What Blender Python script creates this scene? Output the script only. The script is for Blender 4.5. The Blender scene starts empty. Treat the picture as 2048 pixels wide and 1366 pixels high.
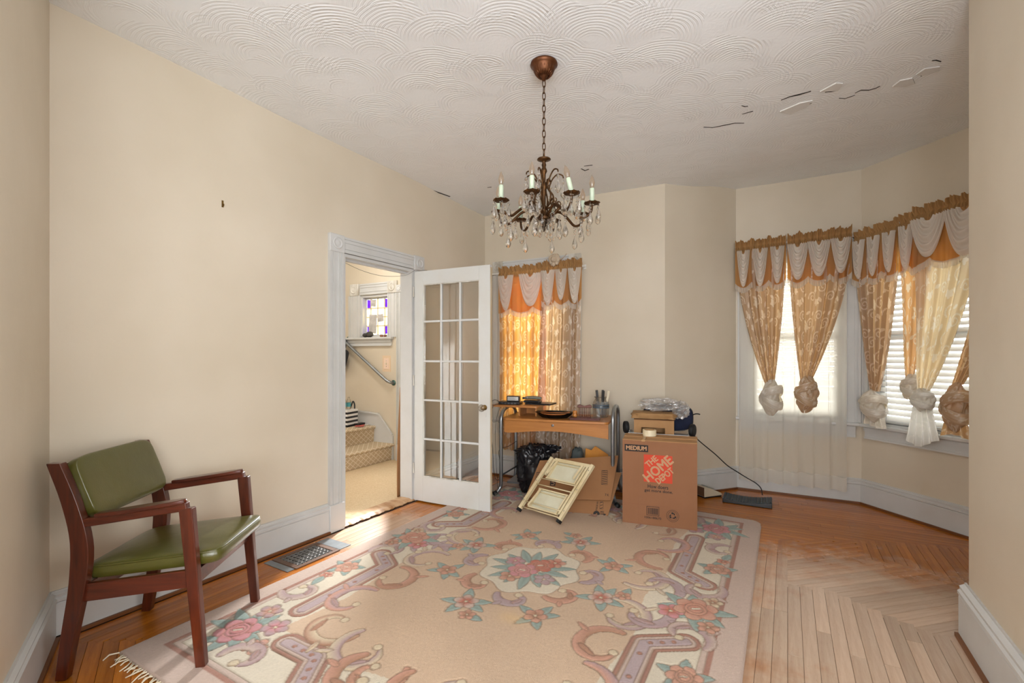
import bpy, bmesh, math, random
import numpy as np
from mathutils import Vector, Matrix, Euler
random.seed(7)
rng = np.random.default_rng(7)
S = bpy.context.scene
COL = S.collection
PI = math.pi

# ------------------------------------------------------------------ camera
cam_data = bpy.data.cameras.new('camera')
cam = bpy.data.objects.new('camera', cam_data)
COL.objects.link(cam)
cam.location = (0, 0, 1.28)
cam.rotation_euler = (PI / 2, 0, 0)
cam_data.sensor_width = 36
cam_data.lens = 936 / 2048 * 36
cam_data.shift_y = 29 / 2048
cam_data.clip_start = 0.05
S.camera = cam

# ------------------------------------------------------------------ sky, sun, exposure
SKY = 9.0
world = bpy.data.worlds.new('sky')
S.world = world
world.use_nodes = True
bg = world.node_tree.nodes['Background']
bg.inputs[0].default_value = (0.97, 0.98, 1.0, 1)
bg.inputs[1].default_value = SKY
S.view_settings.view_transform = 'Standard'
S.view_settings.look = 'None'
S.view_settings.gamma = 1
S.view_settings.use_curve_mapping = False
S.view_settings.exposure = 0.05
cy = S.cycles
cy.max_bounces = 8
cy.diffuse_bounces = 4
cy.glossy_bounces = 3
cy.transmission_bounces = 6
cy.transparent_max_bounces = 10
cy.sample_clamp_indirect = 6
cy.caustics_reflective = False
cy.caustics_refractive = False
cy.use_denoising = True
cy.use_adaptive_sampling = True
cy.adaptive_threshold = .06

def portal(name, loc, rz, w, h):
    """marks a window opening so the sky light through it is sampled well (emits nothing itself)"""
    l = bpy.data.lights.new(name, 'AREA')
    l.shape = 'RECTANGLE'; l.size = w; l.size_y = h
    l.cycles.is_portal = True
    o = bpy.data.objects.new(name, l); COL.objects.link(o)
    o.location = loc
    o.rotation_euler = (PI / 2, 0, rz)      # light looks along local +y turned by rz
    return o

# fill light added behind the camera, thrown at the ceiling like a bounced flash
def area(name, loc, rot, w, h, power, col=(1, 1, 1)):
    l = bpy.data.lights.new(name, 'AREA'); l.shape = 'RECTANGLE'; l.size = w; l.size_y = h; l.energy = power; l.color = col
    o = bpy.data.objects.new(name, l); COL.objects.link(o); o.location = loc; o.rotation_euler = rot; return o
area('bounce_fill', (.2, -1.1, 1.3), (math.radians(155), 0, 0), 1.6, 1.2, 100, (.90, .95, 1))
# standing lamp in the hall, just behind the doorway jamb
hl_ = bpy.data.lights.new('hall_lamp', 'SPOT'); hl_.energy = 480; hl_.shadow_soft_size = .05; hl_.color = (.96, .98, 1)
hl_.spot_size = math.radians(70); hl_.spot_blend = .6
hl_o = bpy.data.objects.new('hall_lamp', hl_); COL.objects.link(hl_o); hl_o.location = (-1.07, 4.75, 1.05)
hl_o.rotation_euler = (Vector((-1.3, 2.2, .35)) - Vector(hl_o.location)).to_track_quat('-Z', 'Y').to_euler()

# fill light added to brighten the hall, out of view above the doorway head
pl_ = bpy.data.lights.new('hall_fill', 'POINT'); pl_.energy = 42; pl_.shadow_soft_size = .12; pl_.color = (1, .97, .93)
pl_o = bpy.data.objects.new('hall_fill', pl_); COL.objects.link(pl_o); pl_o.location = (-1.75, 4.75, 2.6)

# ------------------------------------------------------------------ room plan (metres, camera at 0,0)
P = {'A0': (-2.084, 2.109), 'AB': (-.297, 5.143), 'BC': (1.388, 4.248), 'CD': (2.173, 4.54),
     'DE': (3.039, 4.07), 'E1': (3.39, 2.56)}

def frame(a, b):
    """origin, angle and length of a wall running a -> b with the room on its right; local y<0 is inside"""
    a, b = P.get(a, a), P.get(b, b)
    return a, math.atan2(b[1] - a[1], b[0] - a[0]), math.hypot(b[0] - a[0], b[1] - a[1])

def wmat(fr):
    return Matrix.Translation((fr[0][0], fr[0][1], 0)) @ Matrix.Rotation(fr[1], 4, 'Z')

FA, FB, FC, FD, FE = frame('A0', 'AB'), frame('AB', 'BC'), frame('BC', 'CD'), frame('CD', 'DE'), frame('DE', 'E1')

# ------------------------------------------------------------------ material helpers
MATS = {}
def srgb(c):
    if isinstance(c, str):
        c = tuple(int(c[i:i + 2], 16) / 255 for i in (0, 2, 4))
    return tuple(x / 12.92 if x <= .04045 else ((x + .055) / 1.055) ** 2.4 for x in c[:3])
def rgba(c): return (*srgb(c), 1)

class NT:
    def __init__(s, name):
        s.m = bpy.data.materials.new(name); s.m.use_nodes = True
        s.t = s.m.node_tree; s.t.nodes.clear()
        s.out = s.n('ShaderNodeOutputMaterial')
    def n(s, typ, **kw):
        nd = s.t.nodes.new(typ)
        for k, v in kw.items(): setattr(nd, k, v)
        return nd
    def l(s, a, b): s.t.links.new(a, b)
    def put(s, nd, **kw):
        for k, v in kw.items():
            sock = nd.inputs[k.replace('_', ' ')] if k.replace('_', ' ') in nd.inputs else nd.inputs[int(k[1:])]
            if hasattr(v, 'is_output'): s.l(v, sock)
            else: sock.default_value = v
        return nd
    def math(s, op, a, b=0.0, clamp=False):
        nd = s.n('ShaderNodeMath', operation=op, use_clamp=clamp)
        for i, v in enumerate((a, b)):
            if hasattr(v, 'is_output'): s.l(v, nd.inputs[i])
            else: nd.inputs[i].default_value = v
        return nd.outputs[0]
    def mix(s, f, a, b, blend='MIX'):
        nd = s.n('ShaderNodeMix', data_type='RGBA', blend_type=blend)
        for i, v in ((0, f), (6, a), (7, b)):
            if hasattr(v, 'is_output'): s.l(v, nd.inputs[i])
            else: nd.inputs[i].default_value = v
        return nd.outputs[2]
    def ramp(s, f, stops):
        nd = s.n('ShaderNodeValToRGB')
        e = nd.color_ramp.elements
        while len(e) < len(stops): e.new(.5)
        for el, (p, c) in zip(e, stops):
            el.position = p; el.color = c if len(c) == 4 else (*c, 1)
        s.l(f, nd.inputs[0]); return nd.outputs[0]
    def coords(s, scale=(1, 1, 1), kind='Object', rot=(0, 0, 0), loc=(0, 0, 0)):
        tc = s.n('ShaderNodeTexCoord'); mp = s.n('ShaderNodeMapping')
        s.l(tc.outputs[kind], mp.inputs[0]); mp.inputs[3].default_value = scale
        mp.inputs[2].default_value = rot; mp.inputs[1].default_value = loc
        return mp.outputs[0]
    def noise(s, vec, scale=5, detail=3, rough=.5, out=0):
        nd = s.n('ShaderNodeTexNoise'); s.l(vec, nd.inputs['Vector'])
        nd.inputs['Scale'].default_value = scale; nd.inputs['Detail'].default_value = detail
        nd.inputs['Roughness'].default_value = rough
        return nd.outputs[out]
    def bump(s, h, strength=.3, dist=.01):
        nd = s.n('ShaderNodeBump'); nd.inputs['Strength'].default_value = strength
        nd.inputs['Distance'].default_value = dist; s.l(h, nd.inputs['Height']); return nd.outputs[0]
    def bsdf(s, col, rough=.5, metal=0, spec=.5, normal=None, **kw):
        b = s.n('ShaderNodeBsdfPrincipled')
        for k, v in (('Base Color', col), ('Roughness', rough), ('Metallic', metal), ('Specular IOR Level', spec)):
            if hasattr(v, 'is_output'): s.l(v, b.inputs[k])
            else: b.inputs[k].default_value = v
        if normal is not None: s.l(normal, b.inputs['Normal'])
        for k, v in kw.items(): b.inputs[k.replace('_', ' ')].default_value = v
        return b.outputs[0]
    def done(s, sh):
        s.l(sh, s.out.inputs[0]); return s.m

def mat(name, col, rough=.5, col2=None, var=.5, scale=6, stretch=(1, 1, 1), bump=0, bscale=80, metal=0, spec=.5, rnd=0, **kw):
    """plain procedural surface: colour mottled between col and col2, optional fine relief and per-piece tint"""
    if name in MATS: return MATS[name]
    t = NT(name); v = t.coords(stretch)
    c = rgba(col)
    if col2 is not None:
        f = t.noise(v, scale, 4, .6)
        f = t.ramp(f, [(.5 - var / 2, (0, 0, 0)), (.5 + var / 2, (1, 1, 1))])
        c = t.mix(f, rgba(col), rgba(col2))
    if rnd:
        oi = t.n('ShaderNodeObjectInfo')
        k = t.math('ADD', t.math('MULTIPLY', oi.outputs['Random'], 2 * rnd), 1 - rnd)
        hs = t.n('ShaderNodeHueSaturation'); t.l(k, hs.inputs['Value'])
        if hasattr(c, 'is_output'): t.l(c, hs.inputs['Color'])
        else: hs.inputs['Color'].default_value = c
        c = hs.outputs[0]
    nm = t.bump(t.noise(v, bscale, 3, .6), bump, .004) if bump else None
    MATS[name] = t.done(t.bsdf(c, rough, metal, spec, nm, **kw))
    return MATS[name]

def wood(name, c1, c2, rough=.4, axis=0, scale=14, rnd=.0, bump=.05, spec=.5, coat=0):
    if name in MATS: return MATS[name]
    t = NT(name)
    st = [1, 1, 1]; st[axis] = .08
    v = t.coords(tuple(st))
    g = t.noise(v, scale * 4, 4, .65)
    b = t.noise(v, scale * .6, 2, .5)
    f = t.math('ADD', t.math('MULTIPLY', g, .55), t.math('MULTIPLY', b, .45))
    c = t.mix(t.ramp(f, [(.32, (0, 0, 0)), (.68, (1, 1, 1))]), rgba(c1), rgba(c2))
    if rnd:
        oi = t.n('ShaderNodeObjectInfo')
        k = t.math('ADD', t.math('MULTIPLY', oi.outputs['Random'], 2 * rnd), 1 - rnd)
        hs = t.n('ShaderNodeHueSaturation'); t.l(k, hs.inputs['Value']); t.l(c, hs.inputs['Color'])
        c = hs.outputs[0]
    MATS[name] = t.done(t.bsdf(c, rough, 0, spec, t.bump(g, bump, .002), Coat_Weight=coat, Coat_Roughness=.2))
    return MATS[name]

def cloth(name, col, through, trans=.45, clear=0.0, rough=.9, pat=None, pat_through=None, sheen=0, clear_pat=None):
    """woven fabric: reflects col, glows with `through` when lit from behind, `clear` = open weave.
    pat = colour of the woven motif read from the mesh attribute 'motif'"""
    if name in MATS: return MATS[name]
    t = NT(name)
    c, tr, cl = rgba(col), rgba(through), clear
    if pat is not None:
        at = t.n('ShaderNodeAttribute', attribute_name='motif')
        c = t.mix(at.outputs['Fac'], rgba(col), rgba(pat))
        tr = t.mix(at.outputs['Fac'], rgba(through), rgba(pat_through or pat))
        if clear_pat is not None:
            cl = t.math('ADD', t.math('MULTIPLY', at.outputs['Fac'], clear_pat - clear), clear)
    v = t.coords((1, 1, 1)); nm = t.bump(t.noise(v, 400, 2, .5), .15, .002)
    d = t.n('ShaderNodeBsdfDiffuse'); x = t.n('ShaderNodeBsdfTranslucent'); g = t.n('ShaderNodeBsdfGlossy')
    for nd, cc in ((d, c), (x, tr)):
        if hasattr(cc, 'is_output'): t.l(cc, nd.inputs[0])
        else: nd.inputs[0].default_value = cc
        t.l(nm, nd.inputs['Normal'])
    m = t.n('ShaderNodeMixShader'); m.inputs[0].default_value = trans
    t.l(d.outputs[0], m.inputs[1]); t.l(x.outputs[0], m.inputs[2]); sh = m.outputs[0]
    if sheen:
        g.inputs['Roughness'].default_value = .45; g.inputs[0].default_value = (.9, .88, .85, 1)
        m2 = t.n('ShaderNodeMixShader'); m2.inputs[0].default_value = sheen
        t.l(sh, m2.inputs[1]); t.l(g.outputs[0], m2.inputs[2]); sh = m2.outputs[0]
    if clear or clear_pat:
        tp = t.n('ShaderNodeBsdfTransparent'); m3 = t.n('ShaderNodeMixShader')
        if hasattr(cl, 'is_output'): t.l(cl, m3.inputs[0])
        else: m3.inputs[0].default_value = cl
        t.l(sh, m3.inputs[1]); t.l(tp.outputs[0], m3.inputs[2]); sh = m3.outputs[0]
    MATS[name] = t.done(sh)
    return MATS[name]

def glass(name, tint=(1, 1, 1), refl=.06, rough=.0, diffuse=None):
    """thin pane: lets light straight through, weak mirror reflection; diffuse = share of milky scatter"""
    if name in MATS: return MATS[name]
    t = NT(name)
    tp = t.n('ShaderNodeBsdfTransparent'); tp.inputs[0].default_value = (*tint, 1)
    gl = t.n('ShaderNodeBsdfGlossy'); gl.inputs['Roughness'].default_value = rough
    fr = t.n('ShaderNodeFresnel'); fr.inputs[0].default_value = 1.5
    f = t.math('ADD', fr.outputs[0], refl, True)
    m = t.n('ShaderNodeMixShader'); t.l(f, m.inputs[0])
    t.l(tp.outputs[0], m.inputs[1]); t.l(gl.outputs[0], m.inputs[2]); sh = m.outputs[0]
    if diffuse:
        tr = t.n('ShaderNodeBsdfTranslucent'); tr.inputs[0].default_value = (*tint, 1)
        m2 = t.n('ShaderNodeMixShader'); m2.inputs[0].default_value = diffuse
        t.l(sh, m2.inputs[1]); t.l(tr.outputs[0], m2.inputs[2]); sh = m2.outputs[0]
    MATS[name] = t.done(sh); return MATS[name]

# ------------------------------------------------------------------ mesh helpers
class MB:
    def __init__(s): s.v, s.f = [], []
    def add(s, vs, fs):
        o = len(s.v); s.v += [tuple(v) for v in vs]; s.f += [tuple(i + o for i in f) for f in fs]; return s
    def box(s, x0, x1, y0, y1, z0, z1):
        return s.add([(x0, y0, z0), (x1, y0, z0), (x1, y1, z0), (x0, y1, z0), (x0, y0, z1), (x1, y0, z1), (x1, y1, z1), (x0, y1, z1)],
                     [(0, 3, 2, 1), (4, 5, 6, 7), (0, 1, 5, 4), (1, 2, 6, 5), (2, 3, 7, 6), (3, 0, 4, 7)])
    def beam(s, p, q, w, h, up=(0, 0, 1), w2=None, h2=None):
        """bar of section w (sideways) x h (along up) from p to q; w2,h2 = section at q"""
        p, q, up = Vector(p), Vector(q), Vector(up)
        d = (q - p).normalized(); sd = d.cross(up).normalized(); u = sd.cross(d).normalized()
        vs = []
        for c, ww, hh in ((p, w, h), (q, w2 or w, h2 or h)):
            for a, b in ((-1, -1), (1, -1), (1, 1), (-1, 1)):
                vs.append(c + sd * a * ww / 2 + u * b * hh / 2)
        return s.add(vs, [(0, 1, 2, 3), (7, 6, 5, 4), (0, 4, 5, 1), (1, 5, 6, 2), (2, 6, 7, 3), (3, 7, 4, 0)])
    def tube(s, pts, r, n=8, closed=False, cap=True, flat=1.0):
        pts = [Vector(p) for p in pts]; k = len(pts)
        rs = r if isinstance(r, (list, tuple)) else [r] * k
        prev = None; vs = []
        for i, p in enumerate(pts):
            a = pts[i - 1] if (i > 0 or closed) else p
            b = pts[(i + 1) % k] if (i < k - 1 or closed) else p
            d = (b - a).normalized() if (b - a).length > 1e-9 else Vector((0, 0, 1))
            if prev is None:
                e = Vector((0, 0, 1)) if abs(d.z) < .9 else Vector((1, 0, 0))
                x = d.cross(e).normalized()
            else:
                x = (prev - d * prev.dot(d)).normalized()
            prev = x; y = d.cross(x)
            for j in range(n):
                t = 2 * PI * j / n
                vs.append(p + (x * math.cos(t) + y * math.sin(t) * flat) * rs[i])
        fs = []
        for i in range(k if closed else k - 1):
            for j in range(n):
                a, b = i * n + j, i * n + (j + 1) % n
                c, d2 = ((i + 1) % k) * n + (j + 1) % n, ((i + 1) % k) * n + j
                fs.append((a, b, c, d2))
        if cap and not closed:
            fs.append(tuple(range(n - 1, -1, -1))); fs.append(tuple((k - 1) * n + j for j in range(n)))
        return s.add(vs, fs)
    def lathe(s, prof, n=16, M=None, cap=True):
        vs = []; k = len(prof)
        for r, z in prof:
            for j in range(n):
                t = 2 * PI * j / n
                vs.append(Vector((r * math.cos(t), r * math.sin(t), z)))
        if M is not None: vs = [M @ v for v in vs]
        fs = [(i * n + j, i * n + (j + 1) % n, (i + 1) * n + (j + 1) % n, (i + 1) * n + j) for i in range(k - 1) for j in range(n)]
        if cap: fs.append(tuple(range(n - 1, -1, -1))); fs.append(tuple((k - 1) * n + j for j in range(n)))
        return s.add(vs, fs)
    def ball(s, c, r, n=10, m=6, M=None):
        r = (r, r, r) if not isinstance(r, (tuple, list)) else r
        prof = [(math.sin(PI * (i + .02) / (m + .04)), -math.cos(PI * (i + .02) / (m + .04))) for i in range(m + 1)]
        T = (M or Matrix.Translation(c)) @ Matrix.Diagonal((r[0], r[1], r[2], 1))
        return s.lathe(prof, n, T)
    def prism(s, poly, a, b, M=None):
        """poly in local xy extruded from z=a to z=b"""
        n = len(poly)
        vs = [Vector((x, y, a)) for x, y in poly] + [Vector((x, y, b)) for x, y in poly]
        if M is not None: vs = [M @ v for v in vs]
        return s.add(vs, [tuple(range(n - 1, -1, -1)), tuple(range(n, 2 * n))] + [(i, (i + 1) % n, n + (i + 1) % n, n + i) for i in range(n)])
    def grid(s, fn, nu, nv, closed_u=False):
        vs = [fn(i / nu, j / nv) for j in range(nv + 1) for i in range(nu + (0 if closed_u else 1))]
        w = nu if closed_u else nu + 1
        fs = [(j * w + i, j * w + (i + 1) % w, (j + 1) * w + (i + 1) % w, (j + 1) * w + i) for j in range(nv) for i in range(nu)]
        return s.add(vs, fs)
    def xf(s, M):
        s.v = [tuple(M @ Vector(v)) for v in s.v]; return s
    def mesh(s, name):
        me = bpy.data.meshes.new(name); me.from_pydata(s.v, [], s.f); me.validate(); me.update(); return me

def obj(name, m, material, parent=None, smooth=False, bevel=0, seg=2, solid=0, M=None):
    me = m.mesh(name) if isinstance(m, MB) else m
    bm = bmesh.new(); bm.from_mesh(me); bmesh.ops.recalc_face_normals(bm, faces=bm.faces); bm.to_mesh(me); bm.free()
    if material is not None and not me.materials: me.materials.append(material)
    if smooth: me.shade_smooth()
    o = bpy.data.objects.new(name, me); COL.objects.link(o)
    if parent is not None: o.parent = parent
    if M is not None: o.matrix_local = M
    if solid:
        md = o.modifiers.new('thickness', 'SOLIDIFY'); md.thickness = solid; md.offset = 0
    if bevel:
        md = o.modifiers.new('edge', 'BEVEL'); md.width = bevel; md.segments = seg; md.limit_method = 'ANGLE'; md.angle_limit = .6
        if not smooth and seg > 1: me.shade_smooth()
        if seg > 1:
            md.harden_normals = True
    return o

def tag(o, label, cat, group=None, kind=None):
    o['label'] = label; o['category'] = cat
    if group: o['group'] = group
    if kind: o['kind'] = kind
    return o

def thing(name, label, cat, loc=(0, 0, 0), rz=0, group=None, kind=None):
    o = bpy.data.objects.new(name, None); COL.objects.link(o)
    o.location = loc; o.rotation_euler = (0, 0, rz); o.empty_display_size = .1
    return tag(o, label, cat, group, kind)

def wthing(name, label, cat, fr, u=0, off=0, z=0, rz=0, group=None, kind=None):
    """thing standing in a wall's own frame: u along it, off into the room, z up"""
    p = wmat(fr) @ Vector((u, -off, z))
    return thing(name, label, cat, p, fr[1] + rz, group, kind)

def struct(name, m, material, label, cat, loc=(0, 0, 0), rz=0, **kw):
    o = obj(name, m, material, **kw); o.location = loc; o.rotation_euler = (0, 0, rz)
    return tag(o, label, cat, kind='structure')

def lerp(a, b, t): return a + (b - a) * t
def spline(pts, n=8):
    """Catmull-Rom through pts"""
    pts = [Vector(p) for p in pts]; out = []
    for i in range(len(pts) - 1):
        p0, p1, p2, p3 = pts[max(i - 1, 0)], pts[i], pts[i + 1], pts[min(i + 2, len(pts) - 1)]
        for k in range(n):
            t = k / n
            out.append(.5 * ((2 * p1) + (p2 - p0) * t + (2 * p0 - 5 * p1 + 4 * p2 - p3) * t * t + (3 * p1 - p0 - 3 * p2 + p3) * t ** 3))
    out.append(pts[-1]); return out

def text_mesh(s, w=None, h=None, depth=.0006, bold=0.0, spacing=1.0):
    """lettering as a flat mesh centred on the origin, scaled to width w and/or height h"""
    cu = bpy.data.curves.new('lettering', 'FONT'); cu.body = s; cu.align_x = 'CENTER'; cu.align_y = 'CENTER'
    cu.space_character = spacing; cu.resolution_u = 3
    o = bpy.data.objects.new('lettering', cu); COL.objects.link(o)
    dg = bpy.context.evaluated_depsgraph_get()
    me = bpy.data.meshes.new_from_object(o.evaluated_get(dg))
    bpy.data.objects.remove(o); bpy.data.curves.remove(cu)
    n = len(me.vertices); co = np.empty(n * 3); me.vertices.foreach_get('co', co); co = co.reshape(-1, 3)
    lo, hi = co.min(0), co.max(0); c = (lo + hi) / 2; sz = hi - lo
    sx = w / sz[0] if w else None; sy = h / sz[1] if h else None
    sx = sx or sy; sy = sy or sx
    co = (co - c) * np.array([sx, sy, 1]); co[:, 2] = 0
    fs = [tuple(p.vertices) for p in me.polygons]; m = MB()
    k = bold * float(co[:, 1].max() - co[:, 1].min())
    for i, (dx, dy) in enumerate(((0, 0), (k, 0), (-k, 0), (0, k), (0, -k)) if bold else ((0, 0),)):
        m.add([(x + dx, y + dy, i * .00004) for x, y, _ in co], fs)
    bpy.data.meshes.remove(me)
    return m.mesh('lettering')

# ================================================================== SETTING
# ---- surface materials
def wall_paint():
    t = NT('cream_wall_paint'); v = t.coords((1, 1, 1))
    big = t.noise(v, 1.3, 3, .5)
    c = t.mix(t.ramp(big, [(.35, (0, 0, 0)), (.7, (1, 1, 1))]), rgba('C9BDA8'), rgba('D2C7B4'))
    st = t.noise(t.coords((1, 1, .35)), 3.2, 4, .7)
    c = t.mix(t.ramp(st, [(.66, (0, 0, 0)), (.85, (.35, .35, .35))]), c, rgba('C2AC88'))
    h = t.math('ADD', t.math('MULTIPLY', t.noise(v, 6, 3, .5), .8), t.math('MULTIPLY', t.noise(v, 160, 2, .5), .06))
    return t.done(t.bsdf(c, .42, 0, .45, t.bump(h, .22, .02)))
M_WALL = wall_paint()

def ceiling_plaster():
    """hand-combed swirl plaster: fans of fine concentric arcs"""
    t = NT('swirl_plaster'); tc = t.n('ShaderNodeTexCoord')
    sep = t.n('ShaderNodeSeparateXYZ'); t.l(tc.outputs['Object'], sep.inputs[0])
    hs = []
    for k, (ox, oy, sc, dirx, diry) in enumerate(((0, 0, 2.9, .3, -1), (4.3, 2.1, 3.3, -.5, -.85), (1.7, 8.3, 2.6, .1, -1))):
        cb = t.n('ShaderNodeCombineXYZ')
        wx = t.noise(tc.outputs['Object'], 4, 2, .5)
        t.l(t.math('ADD', sep.outputs[0], t.math('ADD', t.math('MULTIPLY', wx, .05), ox)), cb.inputs[0]); t.l(t.math('ADD', sep.outputs[1], oy), cb.inputs[1])
        vo = t.n('ShaderNodeTexVoronoi', voronoi_dimensions='2D'); vo.inputs['Scale'].default_value = sc
        t.l(cb.outputs[0], vo.inputs['Vector'])
        dl = t.n('ShaderNodeVectorMath', operation='SUBTRACT'); t.l(cb.outputs[0], dl.inputs[0]); t.l(vo.outputs['Position'], dl.inputs[1])
        dp = t.n('ShaderNodeVectorMath', operation='DOT_PRODUCT'); t.l(dl.outputs[0], dp.inputs[0]); dp.inputs[1].default_value = (dirx, diry, 0)
        ln = t.n('ShaderNodeVectorMath', operation='LENGTH'); t.l(dl.outputs[0], ln.inputs[0])
        arcs = t.math('SINE', t.math('MULTIPLY', ln.outputs['Value'], 330.0))
        arcs = t.math('ADD', arcs, t.math('MULTIPLY', t.math('SINE', t.math('MULTIPLY', ln.outputs['Value'], 811.0)), .5))
        fan = t.ramp(t.math('ADD', t.math('MULTIPLY', dp.outputs['Value'], 4.0), .5), [(.5, (0, 0, 0)), (.8, (1, 1, 1))])
        rad = t.ramp(ln.outputs['Value'], [(.05, (0, 0, 0)), (.10, (1, 1, 1))])
        fan = t.math('MULTIPLY', fan, rad)
        hs.append(t.math('MULTIPLY', arcs, t.math('MULTIPLY', fan, .75)))
        hs.append(t.math('MULTIPLY', fan, 1.6))
    h = hs[0]
    for x in hs[1:]: h = t.math('ADD', h, x)
    h = t.math('ADD', h, t.math('MULTIPLY', t.noise(tc.outputs['Object'], 60, 3, .6), .8))
    c = t.mix(t.noise(tc.outputs['Object'], 1.1, 3, .5), rgba('E9EBEC'), rgba('F3F5F6'))
    return t.done(t.bsdf(c, .6, 0, .3, t.bump(h, .27, .004)))
M_CEIL = ceiling_plaster()
M_TRIM = mat('white_trim_paint', 'CBCBC9', .38, 'BDBCB8', .6, 3, bump=.06, bscale=40)
M_TRIM_OLD = mat('chipped_trim_paint', 'D8D5CD', .45, 'A79F90', .25, 9, (1, 1, .3), bump=.1, bscale=50)
M_DOOR = mat('door_white_paint', 'CCCECD', .35, 'C5C3BC', .5, 3, bump=.05, bscale=30)
M_GRIME = mat('grimy_door_edge', 'CFC4AC', .5, 'B49C74', .5, 8, (1, 1, .3))
M_DARKGAP = mat('dark_gap', '3A2314', .8)
M_SHOE = wood('shoe_moulding_wood', '5A3118', '7A4A24', .45)

def plank_wood():
    t = NT('oak_strip_floor')
    v = t.coords((.07, 1, 1))
    wc = t.n('ShaderNodeNewGeometry'); pos = wc.outputs['Position']
    g = t.noise(v, 55, 5, .7); b = t.noise(v, 9, 2, .5)
    f = t.math('ADD', t.math('MULTIPLY', g, .6), t.math('MULTIPLY', b, .4))
    oi = t.n('ShaderNodeObjectInfo')
    finish = t.mix(t.ramp(f, [(.3, (0, 0, 0)), (.7, (1, 1, 1))]), rgba('864308'), rgba('C2761F'))
    bare = t.mix(t.ramp(f, [(.3, (0, 0, 0)), (.7, (1, 1, 1))]), rgba('AE8E74'), rgba('D0B9A2'))
    # varnish is worn off where people walk, between the rug and the right-hand wall
    sx = t.n('ShaderNodeSeparateXYZ'); t.l(pos, sx.inputs[0])
    dx = t.math('SUBTRACT', sx.outputs[0], 1.75); dy = t.math('SUBTRACT', sx.outputs[1], 2.0)
    rr = t.math('SQRT', t.math('ADD', t.math('MULTIPLY', t.math('MULTIPLY', dx, dx), .75), t.math('MULTIPLY', t.math('MULTIPLY', dy, dy), .62)))
    wob = t.noise(pos, 5, 4, .65)
    wear = t.math('ADD', rr, t.math('MULTIPLY', t.math('SUBTRACT', wob, .5), .9))
    wear = t.ramp(wear, [(.5, (1, 1, 1)), (.98, (0, 0, 0))])
    # second worn lane in front of the hall doorway
    ex = t.math('SUBTRACT', sx.outputs[0], -.95); ey = t.math('SUBTRACT', sx.outputs[1], 3.4)
    r2 = t.math('SQRT', t.math('ADD', t.math('MULTIPLY', ex, ex), t.math('MULTIPLY', ey, ey)))
    w2 = t.ramp(t.math('ADD', r2, t.math('MULTIPLY', t.math('SUBTRACT', wob, .5), .5)), [(.25, (.8, .8, .8)), (.55, (0, 0, 0))])
    wear = t.math('MAXIMUM', wear, w2)
    c = t.mix(wear, finish, bare)
    k = t.math('ADD', t.math('MULTIPLY', oi.outputs['Random'], .34), .83)
    hs = t.n('ShaderNodeHueSaturation'); t.l(k, hs.inputs['Value']); t.l(c, hs.inputs['Color'])
    c = hs.outputs[0]
    scuff = t.noise(t.coords((3, 14, 1)), 7, 5, .75)
    sc = t.math('MULTIPLY', t.ramp(scuff, [(.6, (0, 0, 0)), (.72, (1, 1, 1))]), t.math('MULTIPLY', wear, .45))
    c = t.mix(sc, c, rgba('5E4026'))
    rough = t.math('ADD', t.math('MULTIPLY', wear, .10), .24)
    return t.done(t.bsdf(c, rough, 0, .5, t.bump(t.math('ADD', g, t.math('MULTIPLY', wob, .6)), .12, .003)))
M_PLANK = plank_wood()
M_SUB = mat('sub_floor', '4A2C16', .8)

# ---- walls
def wall(name, fr, label, openings=(), u0=0.0, u1=None, z1=3.0, th=.11, material=None):
    u1 = fr[2] if u1 is None else u1
    us = sorted({u0, u1, *[o[0] for o in openings], *[o[1] for o in openings]})
    zs = sorted({0.0, z1, *[o[2] for o in openings], *[o[3] for o in openings]})
    bm = bmesh.new(); cache = {}
    def vt(x, y, z):
        k = (round(x, 4), round(y, 4), round(z, 4))
        if k not in cache: cache[k] = bm.verts.new(k)
        return cache[k]
    nu, nz = len(us) - 1, len(zs) - 1
    solid = [[not any(o[0] <= us[i] and us[i + 1] <= o[1] and o[2] <= zs[j] and zs[j + 1] <= o[3] for o in openings) for j in range(nz)] for i in range(nu)]
    for i in range(nu):
        for j in range(nz):
            if not solid[i][j]: continue
            a, b, c, d = us[i], us[i + 1], zs[j], zs[j + 1]
            for y in (0, th): bm.faces.new([vt(a, y, c), vt(b, y, c), vt(b, y, d), vt(a, y, d)])
            for di, dj, q in ((-1, 0, ((a, c), (a, d))), (1, 0, ((b, c), (b, d))), (0, -1, ((a, c), (b, c))), (0, 1, ((a, d), (b, d)))):
                ii, jj = i + di, j + dj
                if not (0 <= ii < nu and 0 <= jj < nz and solid[ii][jj]):
                    (p, r), (p2, r2) = q
                    bm.faces.new([vt(p, 0, r), vt(p2, 0, r2), vt(p2, th, r2), vt(p, th, r)])
    me = bpy.data.meshes.new(name); bm.to_mesh(me); bm.free()
    return struct(name, me, material or M_WALL, label, 'wall', (*fr[0], 0), fr[1])

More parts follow.
